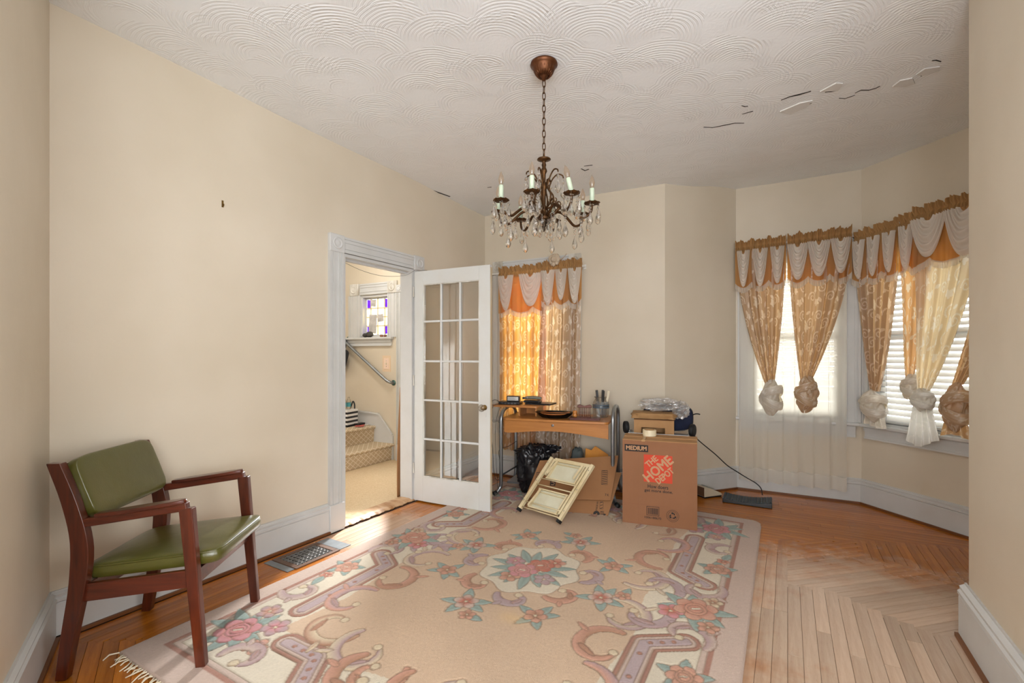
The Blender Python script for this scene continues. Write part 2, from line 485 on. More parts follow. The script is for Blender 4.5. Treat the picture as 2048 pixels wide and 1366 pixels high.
A_OPEN = (1.606, 2.368, 0.0, 2.045)
B_WIN = (.235, .99, .62, 2.17)
D_WIN = (.115, .86, .70, 2.20)
E_WIN = (.095, .95, .70, 2.22)
ST_WIN = (-1.862, -1.388, 1.515, 2.055)
FRONT = (-1.165, -.30, 0.0, 2.06)
wall('wall_left', FA, 'long cream wall with the open hall doorway', [A_OPEN])
wall('wall_back', FB, 'cream wall behind the desk with the curtained window', [B_WIN], u0=0)
FH = (FB[0], FB[1], 0)
wall('wall_hall', FH, 'cream hall wall above the carpeted stairs with the stained glass window', [ST_WIN, FRONT], u0=-3.3, u1=0)
wall('wall_bay_left', FC, 'narrow blank cream wall angling into the bay', th=.10)
wall('wall_bay_center', FD, 'bay wall with the sheer-curtained window', [D_WIN])
wall('wall_bay_right', FE, 'bay wall with the window of slatted blinds', [E_WIN])
FCOR = (2.05, 2.10); FEND = (FCOR[0] - .5075 * 1.6, FCOR[1] - .8616 * 1.6)
FF, FG = frame(FCOR, FEND), frame('E1', FCOR)
wall('wall_right', FF, 'cream wall end jutting into the room beside the bay')
wall('wall_bay_return', FG, 'short bay wall returning behind the jutting wall')
N1 = (P['A0'][0] + .588 * 1.25, P['A0'][1] - .809 * 1.25)
FN = frame(N1, 'A0')
wall('wall_near', FN, 'cream wall angled behind the green armchair')
# the adjoining room behind the viewpoint, with its own broad window
BK = [N1, (-3.2, 1.15), (-3.2, -3.0), (3.2, -3.0), (3.2, .55), FEND]
FILL_WIN = {1: [(1.3, 3.7, .6, 2.4)], 3: [(.5, 2.9, .6, 2.4)]}  # side windows invented to throw more light on the near walls
for i, nm in ((0, 'wall_adjoining_left'), (1, 'wall_adjoining_side'), (3, 'wall_adjoining_far_side'), (4, 'wall_adjoining_right')):
    wall(nm, frame(BK[i + 1], BK[i]), 'cream wall of the adjoining room', FILL_WIN.get(i, ()))
FBK = frame(BK[3], BK[2])
BACK_WIN = (.9, 5.5, .55, 2.6)
wall('wall_adjoining_back', FBK, 'wall of the adjoining room with its broad window', [BACK_WIN])
# hall enclosure
hl = wmat(FA)
def fa(u, y): p = hl @ Vector((u, y, 0)); return (p.x, p.y)
HALLP = [fa(.3, .11), fa(.3, 3.1), fa(3.65, 3.1)]
wall('wall_hall_near', frame(HALLP[0], HALLP[1]), 'plain cream wall of the hall')
wall('wall_hall_side', frame(HALLP[1], HALLP[2]), 'cream stairwell wall of the hall')

for nm, fr, o in (('sky_portal_desk_window', FB, B_WIN), ('sky_portal_bay_window', FD, D_WIN), ('sky_portal_blind_window', FE, E_WIN),
                  ('sky_portal_stained_window', FH, ST_WIN), ('sky_portal_front_door', FH, FRONT), ('sky_portal_adjoining_window', FBK, BACK_WIN),
                  ('sky_portal_fill_window', frame(BK[2], BK[1]), FILL_WIN[1][0]), ('sky_portal_far_fill_window', frame(BK[4], BK[3]), FILL_WIN[3][0])):
    p = wmat(fr) @ Vector(((o[0] + o[1]) / 2, .16, (o[2] + o[3]) / 2))
    portal(nm, p, fr[1] + PI, o[1] - o[0], o[3] - o[2])

# ---- ceiling: old plaster, not quite level
ctrl = [(P['A0'], 2.872), (P['AB'], 2.815), (P['BC'], 2.844), (P['CD'], 2.9), (P['DE'], 2.902), ((3.22, 3.3), 2.888), ((0.17, 2.56), 2.885),
        (FCOR, 2.89), ((0, 0), 2.88), ((-1.8, .5), 2.88), ((-1.2, 3.6), 2.845), ((-3, 5), 2.84), ((3.4, -3), 2.88), ((-3.4, -3), 2.88)]
def ceil_z(x, y):
    w = z = 0
    for (a, b), h in ctrl:
        k = 1 / ((x - a) ** 2 + (y - b) ** 2 + .02) ** 1.3
        w += k; z += k * h
    return z / w
def ceil_patch(x0, x1, y0, y1, n):
    return MB().grid(lambda s, t: (lerp(x0, x1, s), lerp(y0, y1, t), ceil_z(lerp(x0, x1, s), lerp(y0, y1, t))), n, n)
cm = ceil_patch(-3.9, 3.9, -3.3, 7.2, 46)
ceiling = struct('ceiling', cm, M_CEIL, 'white ceiling of combed swirl plaster with cracks', 'ceiling', smooth=True)
# flip so it faces down is not needed; cracks and lifted flakes of plaster
M_CRACK = mat('crack_shadow', '2A2623', .95)
M_FLAKE = mat('plaster_flake', 'DCDAD6', .7)
def cpt(x, y):
    """point on the ceiling seen at photo pixel x,y"""
    r = ((x - 1024) / 936, 1, (712 - y) / 936); d = 3.0
    for _ in range(12): d = (ceil_z(r[0] * d, d) - 1.28) / r[2]
    return Vector((r[0] * d, d, ceil_z(r[0] * d, d)))
def crack(pix, w):
    pts = [cpt(*p) for p in pix]; m = MB(); n = len(pts)
    tot = []
    for i, p in enumerate(pts):
        a, b = pts[max(i - 1, 0)], pts[min(i + 1, n - 1)]
        d = (b - a); sd = Vector((-d.y, d.x, 0)).normalized()
        ww = w * (.25 + .75 * math.sin(PI * (i + .4) / n)) * (.7 + .6 * random.random())
        tot += [p + sd * ww + Vector((0, 0, -.0025)), p - sd * ww + Vector((0, 0, -.0025)), p + sd * ww + Vector((0, 0, .004)), p - sd * ww + Vector((0, 0, .004))]
    fs = []
    for i in range(n - 1):
        a, b = 4 * i, 4 * i + 4
        fs += [(a, a + 1, b + 1, b), (a + 2, b + 2, b + 3, a + 3), (a, b, b + 2, a + 2), (a + 1, a + 3, b + 3, b + 1)]
    m.add(tot, fs)
    obj('crack', m, M_CRACK, ceiling)
for pix, w in (([(1562, 200), (1580, 193), (1598, 189), (1612, 185), (1622, 182)], .006), ([(1650, 184), (1662, 183), (1673, 181)], .003),
               ([(1710, 186), (1722, 180), (1738, 180), (1752, 176), (1760, 172)], .0035), ([(1842, 152), (1850, 146), (1865, 143), (1877, 137)], .005),
               ([(1864, 121), (1872, 120), (1882, 123)], .003), ([(1407, 254), (1425, 255), (1450, 250), (1470, 246), (1488, 246)], .003),
               ([(1484, 228), (1495, 225), (1506, 222)], .003), ([(1483, 211), (1490, 213), (1496, 212)], .0025), ([(1575, 227), (1600, 217), (1623, 206)], .0018),
               ([(1678, 196), (1690, 197), (1710, 190)], .0018), ([(1162, 337), (1170, 341), (1178, 338)], .006), ([(1168, 332), (1176, 331), (1185, 330)], .004),
               ([(975, 375), (983, 374)], .004), ([(862, 379), (880, 386), (900, 393)], .008), ([(1788, 172), (1800, 172), (1818, 168)], .0015)):
    crack(pix, w)
for pix in ([(1560, 222), (1600, 205), (1625, 200), (1612, 214), (1580, 227)], [(1640, 182), (1672, 165), (1686, 166), (1676, 180)],
            [(1785, 172), (1800, 160), (1825, 155), (1830, 166), (1812, 172)], [(1832, 148), (1850, 136), (1880, 132), (1878, 140), (1846, 150)]):
    ps = [cpt(*p) for p in pix]; m = MB(); n = len(ps)
    m.add([p + Vector((0, 0, -.006)) for p in ps] + [p + Vector((0, 0, .003)) for p in ps], [tuple(range(n)), tuple(range(2 * n - 1, n - 1, -1))] + [(i, (i + 1) % n, n + (i + 1) % n, n + i) for i in range(n)])
    obj('plaster_flake', m, M_FLAKE, ceiling)

# ---- floor: sub floor with strip-oak planks laid in turning fields
fl = MB().box(-3.9, 3.9, -3.3, 5.6, -.06, -.006)
floor = struct('floor', fl, M_SUB, 'worn golden oak strip floor with turned herringbone joints', 'floor')
PLANKS = {}
def plank(L, w=.0565):
    k = (round(L, 2), w)
    if k not in PLANKS:
        b = .0012; L = k[0]; h = L / 2; y = w / 2
        m = MB(); m.box(-h, h, -y, y, -.008, -b)
        m.add([(-h + b, -y + b, 0), (h - b, -y + b, 0), (h - b, y - b, 0), (-h + b, y - b, 0), (-h, -y, -b), (h, -y, -b), (h, y, -b), (-h, y, -b)],
              [(0, 1, 2, 3), (4, 5, 1, 0), (5, 6, 2, 1), (6, 7, 3, 2), (7, 4, 0, 3)])
        me = m.mesh('plank'); me.materials.append(M_PLANK); PLANKS[k] = me
    return PLANKS[k]
def field(poly, deg, z=0.0, lmin=.7, lmax=1.5, ext=.0, phase=0.0, w=.0575):
    """fill a floor polygon with planks running `deg` degrees clockwise from the view axis"""
    a = math.radians(deg); d = Vector((math.sin(a), math.cos(a))); sd = Vector((math.cos(a), -math.sin(a)))
    pv = [Vector(p) for p in poly]; vs = [p.dot(sd) for p in pv]
    k0, k1 = math.floor(min(vs) / w), math.ceil(max(vs) / w)
    for k in range(k0, k1 + 1):
        c = (k + .5 + phase) * w; hit = []
        for i in range(len(pv)):
            p, q = pv[i], pv[(i + 1) % len(pv)]; sp, sq = p.dot(sd) - c, q.dot(sd) - c
            if (sp > 0) != (sq > 0):
                t = sp / (sp - sq); hit.append((p + (q - p) * t).dot(d))
        hit.sort()
        for s0, s1 in zip(hit[0::2], hit[1::2]):
            s0 -= ext; s1 += ext
            cur = s0; first = True
            while cur < s1 - .02:
                L = random.uniform(lmin, lmax) * (random.uniform(.3, 1) if first else 1); first = False
                e = min(cur + L, s1)
                if s1 - e < .15: e = s1
                o = bpy.data.objects.new('plank', plank(e - cur)); COL.objects.link(o); o.parent = floor
                mid = d * ((cur + e) / 2) + sd * c
                o.location = (mid.x, mid.y, z); o.rotation_euler = (0, 0, math.atan2(d.y, d.x))
                o.scale = ((e - cur) / round(e - cur, 2) if round(e - cur, 2) else 1, 1, 1)
                cur = e
ang_A = 30.5
def off(fr, u, d):
    p = wmat(fr) @ Vector((u, -d, 0)); return (p.x, p.y)
field([off(FA, -.02, .02), (-1.15, 2.15), (-.45, 3.25), (.0, 4.35), (.3, 4.7), off(FA, 3.5, .02)], ang_A, 0.0)
field([off(FN, .2, .02), off(FN, 1.24, .02), (-1.15, 2.13), (-.6, 1.2), (-.95, .7)], 144, -.0004, phase=.3)
Z1 = [(1.894, 3.25), (1.53, 2.62), (1.72, 2.57), (1.83, 2.34), (1.93, 2.16), (2.06, 2.08), (1.4, .95), (.55, 1.25), (1.5, 3.0)]
field(Z1, ang_A, -.0002, ext=.01)
Z2 = [(1.90, 3.25), (1.53, 2.62), (1.72, 2.57), (1.83, 2.34), (1.93, 2.16), (2.1, 2.06), (2.75, 2.3), (2.46, 2.64), (2.43, 2.78), (2.35, 2.87), (2.2, 2.96), (2.34, 3.23)]
field(Z2, 77, -.0004, lmin=.9, lmax=1.6, ext=.04)
Z3 = [(2.2, 2.96), (2.34, 3.23), (2.65, 3.17), (3.03, 3.1), (3.4, 3.05), (3.38, 2.5), (2.75, 2.3), (2.46, 2.64), (2.43, 2.78), (2.35, 2.87)]
field(Z3, ang_A, -.0006, lmin=2, lmax=3, ext=.045)
Z4 = [(1.5, 3.0), (1.894, 3.25), (2.34, 3.24), (2.65, 3.17), (3.03, 3.1), (3.35, 3.05), (3.03, 4.05), (2.17, 4.52), (1.39, 4.23), (.6, 4.62), (.3, 4.5), (.9, 3.3)]
field(Z4, 119, -.0008, ext=.06, lmin=.9, lmax=1.8)

# ---- baseboards
def baseboard(name, fr, u0, u1, label, h=.215, th=.024, cut0=0, cut1=0):
    """moulded skirting: profile swept along the wall; cut = mitre at an inner corner"""
    prof = [(0, 0), (-th, 0), (-th, h * .74), (-th + .004, h * .76), (-th - .004, h * .79), (-th - .004, h * .84), (-th + .005, h * .87), (-th + .002, h * .93), (-.008, h * .97), (-.008, h), (0, h)]
    m = MB(); n = len(prof); vs = []
    for u, c in ((u0, cut0), (u1, cut1)):
        for y, z in prof: vs.append((u + c * (-y), y, z))
    m.add(vs, [(i, (i + 1) % n, n + (i + 1) % n, n + i) for i in range(n)] + [tuple(range(n)), tuple(range(2 * n - 1, n - 1, -1))])
    o = struct(name, m, M_TRIM, label, 'baseboard', (*fr[0], 0), fr[1])
    s = MB().box(u0 + .02 * cut0, u1 + .02 * cut1, -th - .014, -th, 0, .016)
    obj('shoe_moulding', s, M_SHOE, o)
    return o
T = math.tan(math.radians(30))
baseboard('baseboard_left', FA, .0, 1.478, 'white moulded baseboard behind the green armchair', cut0=.5)
baseboard('baseboard_left_corner', FA, 2.505, FA[2], 'white moulded baseboard behind the glazed door', cut1=-1)
baseboard('baseboard_back', FB, 0, FB[2], 'white moulded baseboard under the desk window', cut0=1, cut1=.3)
baseboard('baseboard_bay_left', FC, 0, FC[2], 'white baseboard on the blank bay wall', cut0=-.3, cut1=-.4)
baseboard('baseboard_bay_center', FD, 0, FD[2], 'white baseboard below the sheer curtain', cut0=.4, cut1=-.4)
baseboard('baseboard_bay_right', FE, 0, FE[2], 'white baseboard below the blind window', cut0=.4)
baseboard('baseboard_right', FF, -.03, FF[2], 'white moulded baseboard on the jutting wall', h=.25, th=.028)
baseboard('baseboard_near', FN, 0, FN[2], 'white moulded baseboard on the angled wall', cut1=-.5)

# ---- casings
def casing(m, u0, u1, z0, z1, y=0.0, vert=True):
    """fluted flat trim between the given bounds, standing proud of the wall face y"""
    m.box(u0, u1, y - .018, y, z0, z1)
    a, b = (u0, u1) if vert else (z0, z1); w = b - a
    for c0, c1, t in ((0, .14, .026), (.24, .36, .024), (.64, .76, .024), (.86, 1, .026)):
        p, q = a + w * c0, a + w * c1
        if vert: m.box(p, q, y - t, y - .016, z0, z1)
        else: m.box(u0, u1, y - t, y - .016, p, q)
    return m
def rosette(parent, u, z, s, y=0.0, material=None):
    m = MB().box(u - s / 2, u + s / 2, y - .03, y, z - s / 2, z + s / 2)
    o = obj('corner_block', m, material or M_TRIM, parent, bevel=.003, seg=1)
    R = Matrix.Translation((u, y - .03, z)) @ Matrix.Rotation(PI / 2, 4, 'X')
    k = s * .33
    obj('rosette', MB().lathe([(k, -.002), (k, .006), (k * .86, .010), (k * .72, .006), (k * .66, .003), (k * .45, .007), (k * .2, .009), (.001, .009)], 20, R), material or M_TRIM, o, smooth=True)
    return o
def door_trim(name, fr, o, label, w=.125, y=0.0, block=.13):
    t = wthing(name, label, 'door trim', fr, kind='structure')
    u0, u1, _, zt = o
    obj('casing', casing(MB(), u0 - w, u0 - .004, .20, zt), M_TRIM, t)
    obj('casing', casing(MB(), u1 + .004, u1 + w, .20, zt), M_TRIM, t)
    for a, b in ((u0 - w - .006, u0 - .001), (u1 + .001, u1 + w + .006)):
        obj('plinth_block', MB().box(a, b, -.034, 0, 0, .2), M_TRIM, t, bevel=.004, seg=1)
    obj('head_casing', casing(MB(), u0 + .004, u1 - .004, zt + .004, zt + w - .004, vert=False), M_TRIM, t)
    for u in (u0 - w / 2, u1 + w / 2): rosette(t, u, zt + w / 2, block)
    return t
dt = door_trim('trim_1', FA, A_OPEN, 'white fluted casing with corner blocks around the hall doorway')
jm = MB()
for a, b in ((A_OPEN[0], A_OPEN[0] + .022), (A_OPEN[1] - .022, A_OPEN[1])): jm.box(a, b, -.012, .125, 0, 2.045)
obj('jamb', MB().box(A_OPEN[0], A_OPEN[0] + .022, -.012, .125, 0, 2.023), M_TRIM, dt)
obj('jamb', MB().box(A_OPEN[1] - .022, A_OPEN[1], -.012, .125, 0, 2.023), M_TRIM, dt)
hj = MB().box(A_OPEN[0], A_OPEN[1], -.012, .125, 2.023, 2.045)
obj('head_jamb', hj, M_TRIM, dt)
obj('door_stop', MB().box(A_OPEN[0] + .022, A_OPEN[1] - .022, .045, .08, 2.008, 2.023), M_TRIM, dt)
obj('door_stop', MB().box(A_OPEN[0] + .022, A_OPEN[0] + .036, .045, .08, 0, 2.008), M_TRIM, dt)
thr = MB()
def rough_sill(s, t):
    u = lerp(A_OPEN[0] - .0, A_OPEN[1] + .0, s); e = .006 * math.sin(37 * s) + .005 * math.sin(91 * s + 1)
    y = lerp(-.02 + e, .12, t); return (u, y, .004 + .016 * math.sin(PI * min(t * 3, 1) / 2) - .006 * max(0, t - .6))
thr.grid(rough_sill, 40, 6)
o = struct('trim_2', thr, mat('worn_threshold_wood', '9A6B3E', .5, 'C9A884', .35, 14, (1, .4, 1), bump=.3, bscale=60), 'worn splintered wooden threshold of the hall doorway', 'threshold', (*FA[0], 0), FA[1], solid=.008)
o['kind'] = 'structure'

# ---- windows
M_GLASS = glass('window_glass', (.98, .99, .98))
def window(name, fr, o, label, blinds=False):
    """double-hung sash window set into the wall opening"""
    u0, u1, z0, z1 = o; t = wthing(name, label, 'window', fr, kind='structure')
    fm = MB()
    for b in ((u0, u0 + .025, 0, .11, z0, z1), (u1 - .025, u1, 0, .11, z0, z1), (u0, u1, 0, .11, z1 - .025, z1), (u0, u1, 0, .13, z0, z0 + .02)): fm.box(*b)
    obj('window_frame', fm, M_TRIM, t)
    zm = (z0 + z1) / 2
    for a, b, y in ((zm - .02, z1 - .025, .085), (z0 + .02, zm + .02, .055)):
        s = MB(); p, q = u0 + .025, u1 - .025
        for bb in ((p, p + .04, a, b), (q - .04, q, a, b), (p, q, a, a + .045), (p, q, b - .04, b)): s.box(bb[0], bb[1], y, y + .028, bb[2], bb[3])
        so = obj('sash', s, M_TRIM, t)
        obj('pane', MB().box(p + .04, q - .04, y + .012, y + .016, a + .045, b - .04), M_GLASS, so)
    return t
def window_trim(name, fr, o, label, l=.1, r=.1, block=.12, stool=None, sides=(True, True), apron=.10):
    u0, u1, z0, z1 = o; t = wthing(name, label, 'window trim', fr, kind='structure')
    if sides[0]: obj('casing', casing(MB(), u0 - l, u0 + .005, z0, z1), M_TRIM, t)
    if sides[1]: obj('casing', casing(MB(), u1 - .005, u1 + r, z0, z1), M_TRIM, t)
    obj('head_casing', casing(MB(), u0, u1, z1 + .003, z1 + block - .006, vert=False), M_TRIM, t)
    if sides[0]: rosette(t, u0 - l / 2, z1 + block / 2, min(block, l + .01), material=M_TRIM_OLD)
    if sides[1]: rosette(t, u1 + r / 2, z1 + block / 2, min(block, r + .01), material=M_TRIM_OLD)
    a, b = stool or (u0 - l - .02, u1 + r + .02)
    obj('stool', MB().box(a, b, -.06, .03, z0 - .028, z0), M_TRIM, t, bevel=.009, seg=3)
    am = MB().box(a + .025, b - .025, -.02, 0, z0 - .028 - apron, z0 - .028)
    am.box(a + .025, b - .025, -.032, -.02, z0 - .062, z0 - .028); am.box(a + .025, b - .025, -.028, -.02, z0 - .028 - apron, z0 - .012 - apron)
    obj('apron', am, M_TRIM, t)
    return t
window('window_1', FB, B_WIN, 'sash window behind the damask curtains over the desk')
window_trim('trim_3', FB, B_WIN, 'white window casing with chipped corner blocks over the desk', l=.12, r=.12, block=.125)
window('window_2', FD, D_WIN, 'bay sash window behind the long sheer curtain')
window_trim('trim_4', FD, D_WIN, 'white casing and sill of the sheer-curtained bay window', l=.1, r=.118, block=.1, stool=(0.0, FD[2] - .02))
window('window_3', FE, E_WIN, 'bay sash window hung with white slatted blinds')
window_trim('trim_5', FE, E_WIN, 'white casing and sill of the blind-hung bay window', l=.09, r=.1, block=.1, stool=(.02, 1.12))
bwm = MB(); 
for b in ((.9, 5.5, 0, .11, .55, .6), (.9, 5.5, 0, .11, 2.55, 2.6), (.9, .95, 0, .11, .6, 2.55), (5.45, 5.5, 0, .11, .6, 2.55), (2.4, 2.48, .02, .09, .6, 2.55), (3.92, 4.0, .02, .09, .6, 2.55)): bwm.box(*b)
struct('window_4', bwm, M_TRIM, 'broad window frame of the adjoining room', 'window', (*FBK[0], 0), FBK[1])

for nm, fr, o in (('fill_window_1', frame(BK[2], BK[1]), FILL_WIN[1][0]), ('fill_window_2', frame(BK[4], BK[3]), FILL_WIN[3][0])):
    u0, u1, z0, z1 = o; m = MB()
    for b in ((u0, u1, 0, .11, z0, z0 + .05), (u0, u1, 0, .11, z1 - .05, z1), (u0, u0 + .05, 0, .11, z0 + .05, z1 - .05), (u1 - .05, u1, 0, .11, z0 + .05, z1 - .05), ((u0 + u1) / 2 - .04, (u0 + u1) / 2 + .04, .02, .09, z0 + .05, z1 - .05)): m.box(*b)
    struct(nm, m, M_TRIM, 'frame of a side window added to the adjoining room for its light', 'window', (*fr[0], 0), fr[1])

# blinds
M_SLAT = cloth('blind_slat_plastic', 'E9E6DE', 'F4EFE2', trans=.45)
M_SLAT2 = cloth('opaque_slat_plastic', 'E4E2DC', 'F0ECE2', trans=.06)
def blind(label, fr, o, tilt, step, y=.02, material=None):
    t = wthing('venetian_blind', label, 'blind', fr)
    u0, u1, z0, z1 = o; u0 += .03; u1 -= .03
    obj('head_rail', MB().box(u0, u1, y - .02, y + .022, z1 - .06, z1 - .026), M_TRIM, t)
    me = None; z = z1 - .09; a = math.radians(tilt); i = 0
    while z > z0 + .06:
        if me is None:
            L = (u1 - u0) / 2; hw = .024
            me = MB().grid(lambda s, q: (lerp(-L, L, s), (q - .5) * 2 * hw, .003 * (1 - (2 * q - 1) ** 2)), 1, 4).mesh('slat'); me.materials.append(material or M_SLAT); me.shade_smooth()
        so = bpy.data.objects.new('slat', me); COL.objects.link(so); so.parent = t
        so.location = ((u0 + u1) / 2, y, z); so.rotation_euler = (a + random.uniform(-.06, .06), random.uniform(-.004, .004), 0)
        z -= step; i += 1
    obj('bottom_rail', MB().box(u0, u1, y - .02, y + .02, z0 + .03, z0 + .045), M_TRIM, t)
    for k in (.12, .5, .88):
        obj('ladder_cord', MB().tube([(lerp(u0, u1, k), y - .026, z1 - .05), (lerp(u0, u1, k), y - .026, z0 + .04)], .0018, 5), M_TRIM, t)
    return t
blind('closed white venetian blind behind the long sheer curtain', FD, D_WIN, 64, .045)
blind('half open white venetian blind above the sill beside the jutting wall', FE, E_WIN, 46, .047, material=M_SLAT2)

# ---- hall: carpet, stairs, stained glass, front door
def carpet_mat(name, lattice):
    t = NT(name); v = t.coords((1, 1, 1)); sep = t.n('ShaderNodeSeparateXYZ'); t.l(v, sep.inputs[0])
    def line(x, per, w):
        f = t.math('ABSOLUTE', t.math('SUBTRACT', t.math('FRACT', t.math('MULTIPLY', x, 1 / per)), .5))
        return t.math('LESS_THAN', f, w)
    yz = t.math('ADD', sep.outputs[1], t.math('MULTIPLY', sep.outputs[2], 1.3))
    g = t.math('MAXIMUM', line(t.math('ADD', sep.outputs[0], yz), .075, .08), line(t.math('SUBTRACT', sep.outputs[0], yz), .075, .08))
    n = t.noise(t.coords((1, .5, 1)), 110, 2, .6)
    c = t.mix(n, rgba('A8906F' if lattice else 'B79B76'), rgba('CDB99B' if lattice else 'DCC7A6'))
    if lattice: c = t.mix(t.math('MULTIPLY', g, .6), c, rgba('E6DAC4'))
    return t.done(t.bsdf(c, .95, 0, .1, t.bump(n, .6, .008)))
M_CARPET = carpet_mat('beige_woven_carpet', False); M_STAIRC = carpet_mat('beige_lattice_carpet', True)
hc = MB().box(.42, FA[2] - .02, .105, 3.05, -.03, .006)
struct('floor_hall', hc, M_CARPET, 'beige patterned carpet on the hall floor', 'carpet', (*FA[0], 0), FA[1])
# stairs rise away from the doorway beside the stained-glass wall; A-frame: y grows into the hall
st = wthing('staircase', 'carpeted beige stairs rising beside the stained glass window', 'stairs', FA, kind='structure')
def stair(k, y0, z):
    m = MB(); u0, u1 = .42, FA[2] - .03
    prof = [(y0 + .02, z - .2), (y0 + .012, z - .045), (y0 - .012, z - .03), (y0 - .018, z - .014), (y0 - .008, z), (y0 + .86, z), (y0 + .86, z - .2)]
    n = len(prof)
    vs = [(u, y, zz) for u in (u0, u1) for y, zz in prof]
    m.add(vs, [tuple(range(n)), tuple(range(2 * n - 1, n - 1, -1))] + [(i, (i + 1) % n, n + (i + 1) % n, n + i) for i in range(n)])
    return m
stair_y = [1.31, 1.60, 2.45, 2.72]
for k, y0 in enumerate(stair_y):
    m = stair(k, y0, .2 * (k + 1) + .006)
    obj('step', m, M_STAIRC, st, bevel=.006, seg=2)
# white skirt board climbing the wall beside the stairs
hs_ = MB().prism([(-1.31, 0.0), (-1.31, .30), (-1.54, .545), (-3.2, .62), (-3.2, 0)], 0, .02, Matrix.Rotation(PI / 2, 4, 'X'))
struct('trim_6', hs_, M_TRIM, 'white stair skirt board under the handrail', 'skirt board', (*FB[0], 0), FB[1])
sk = MB().beam((-1.315, -.028, .315), (-1.54, -.028, .56), .018, .02, (0, -1, 0)); sk.beam((-1.54, -.028, .56), (-2.6, -.028, .60), .018, .02, (0, -1, 0))
struct('trim_7', sk, M_TRIM, 'moulding along the top of the stair skirt board', 'moulding', (*FB[0], 0), FB[1])
# stained glass
sw = wthing('window_5', 'small stained glass window with purple corner panes above the stairs', 'window', FH, kind='structure')
u0, u1, z0, z1 = ST_WIN
fm = MB()
for b in ((u0, u0 + .03, .0, .11, z0, z1), (u1 - .03, u1, .0, .11, z0, z1), (u0, u1, .0, .11, z1 - .03, z1), (u0, u1, .0, .12, z0, z0 + .02)): fm.box(*b)
obj('window_frame', fm, M_TRIM, sw)
cols = [0, .19, .5, .81, 1]; rows = [0, .24, .49, .74, 1]
M_VIOLET = glass('violet_glass', (.25, .05, .62), diffuse=.35)
M_AMBER = glass('pale_amber_glass', (.98, .9, .66), diffuse=.35)
M_CLEARP = glass('milky_pane_glass', (.99, .95, .88), diffuse=.35)
pu = lambda k: lerp(u0 + .05, u1 - .05, k)
pz = lambda k: lerp(z0 + .04, z1 - .05, k)
sash = MB(); sash.box(u0 + .03, u0 + .05, .05, .075, z0 + .02, z1 - .03); sash.box(u1 - .05, u1 - .03, .05, .075, z0 + .02, z1 - .03)
sash.box(u0 + .05, u1 - .05, .05, .075, z0 + .02, z0 + .04); sash.box(u0 + .05, u1 - .05, .05, .075, z1 - .05, z1 - .03)
sh = obj('sash', sash, M_TRIM, sw)
mt = MB()
for c in cols[1:-1]: mt.box(pu(c) - .007, pu(c) + .007, .05, .07, pz(0), pz(1))
for r in rows[1:-1]: mt.box(pu(0), pu(1), .05, .07, pz(r) - .007, pz(r) + .007)
obj('muntin', mt, mat('aged_muntin', 'E2CFA6', .5), sh)
for i in range(4):
    for j in range(4):
        corner = i in (0, 3) and j in (0, 3); edge = i in (0, 3) or j in (0, 3)
        m = MB().box(pu(cols[i]) + .004, pu(cols[i + 1]) - .004, .058, .061, pz(rows[j]) + .004, pz(rows[j + 1]) - .004)
        obj('pane', m, M_VIOLET if corner else (M_AMBER if edge else M_CLEARP), sh)
wt = window_trim('trim_8', FH, ST_WIN, 'white fluted casing with rosettes around the stained glass window', l=.2, r=.14, block=.15, stool=(u0 - .27, u1 + .08), apron=.08)
# papers taped over the stained glass
for k, (a, b, c, d, rot) in enumerate(((.12, .47, .05, .55, .06), (.52, .78, .36, .56, -.08), (.2, .44, .8, .98, .1))):
    m = MB().box(-(b - a) * .19, (b - a) * .19, 0, .0012, -(d - c) * .24, (d - c) * .24)
    p = wmat(FH) @ Vector((pu((a + b) / 2), .044, pz((c + d) / 2)))
    o = obj('note_paper', m, mat('grey_paper', 'C9C4BD', .8, 'A9A49E', .3, 12), None); o.location = p; o.rotation_euler = (0, rot, FH[1])
    tag(o, ('long printed sheet taped over the lower stained glass panes', 'small card stuck beside the long sheet on the stained glass', 'square note stuck in the top row of stained glass panes')[k], 'paper')
# front door: white frame, glazed storm door with daylight behind
fd = wthing('door_1', 'glazed white front door letting daylight into the hall', 'door', FH, kind='structure')
a, b, _, zt = FRONT
m = MB()
for bb in ((a, a + .035, .0, .11, 0, zt), (b - .035, b, .0, .11, 0, zt), (a, b, .0, .11, zt - .035, zt)): m.box(*bb)
obj('door_frame', m, M_TRIM, fd)
m = MB()
for bb in ((a + .036, a + .09, .06, .1, .01, zt - .036), (b - .09, b - .036, .06, .1, .01, zt - .036), (a + .09, b - .09, .06, .1, .01, .16), (a + .09, b - .09, .06, .1, zt - .12, zt - .036)): m.box(*bb)
dl = obj('door_leaf', m, M_TRIM, fd)
obj('pane', MB().box(a + .09, b - .09, .078, .082, .16, zt - .12), M_GLASS, dl)
obj('hinge', MB().box(a - .004, a + .014, -.018, .0, .97, 1.06).tube([(a + .004, -.02, .965), (a + .004, -.02, 1.065)], .006, 8), mat('brass', 'B08D4A', .3, metal=.9), fd)
door_trim('trim_9', FH, FRONT, 'white fluted casing around the front door', w=.085, block=.09)

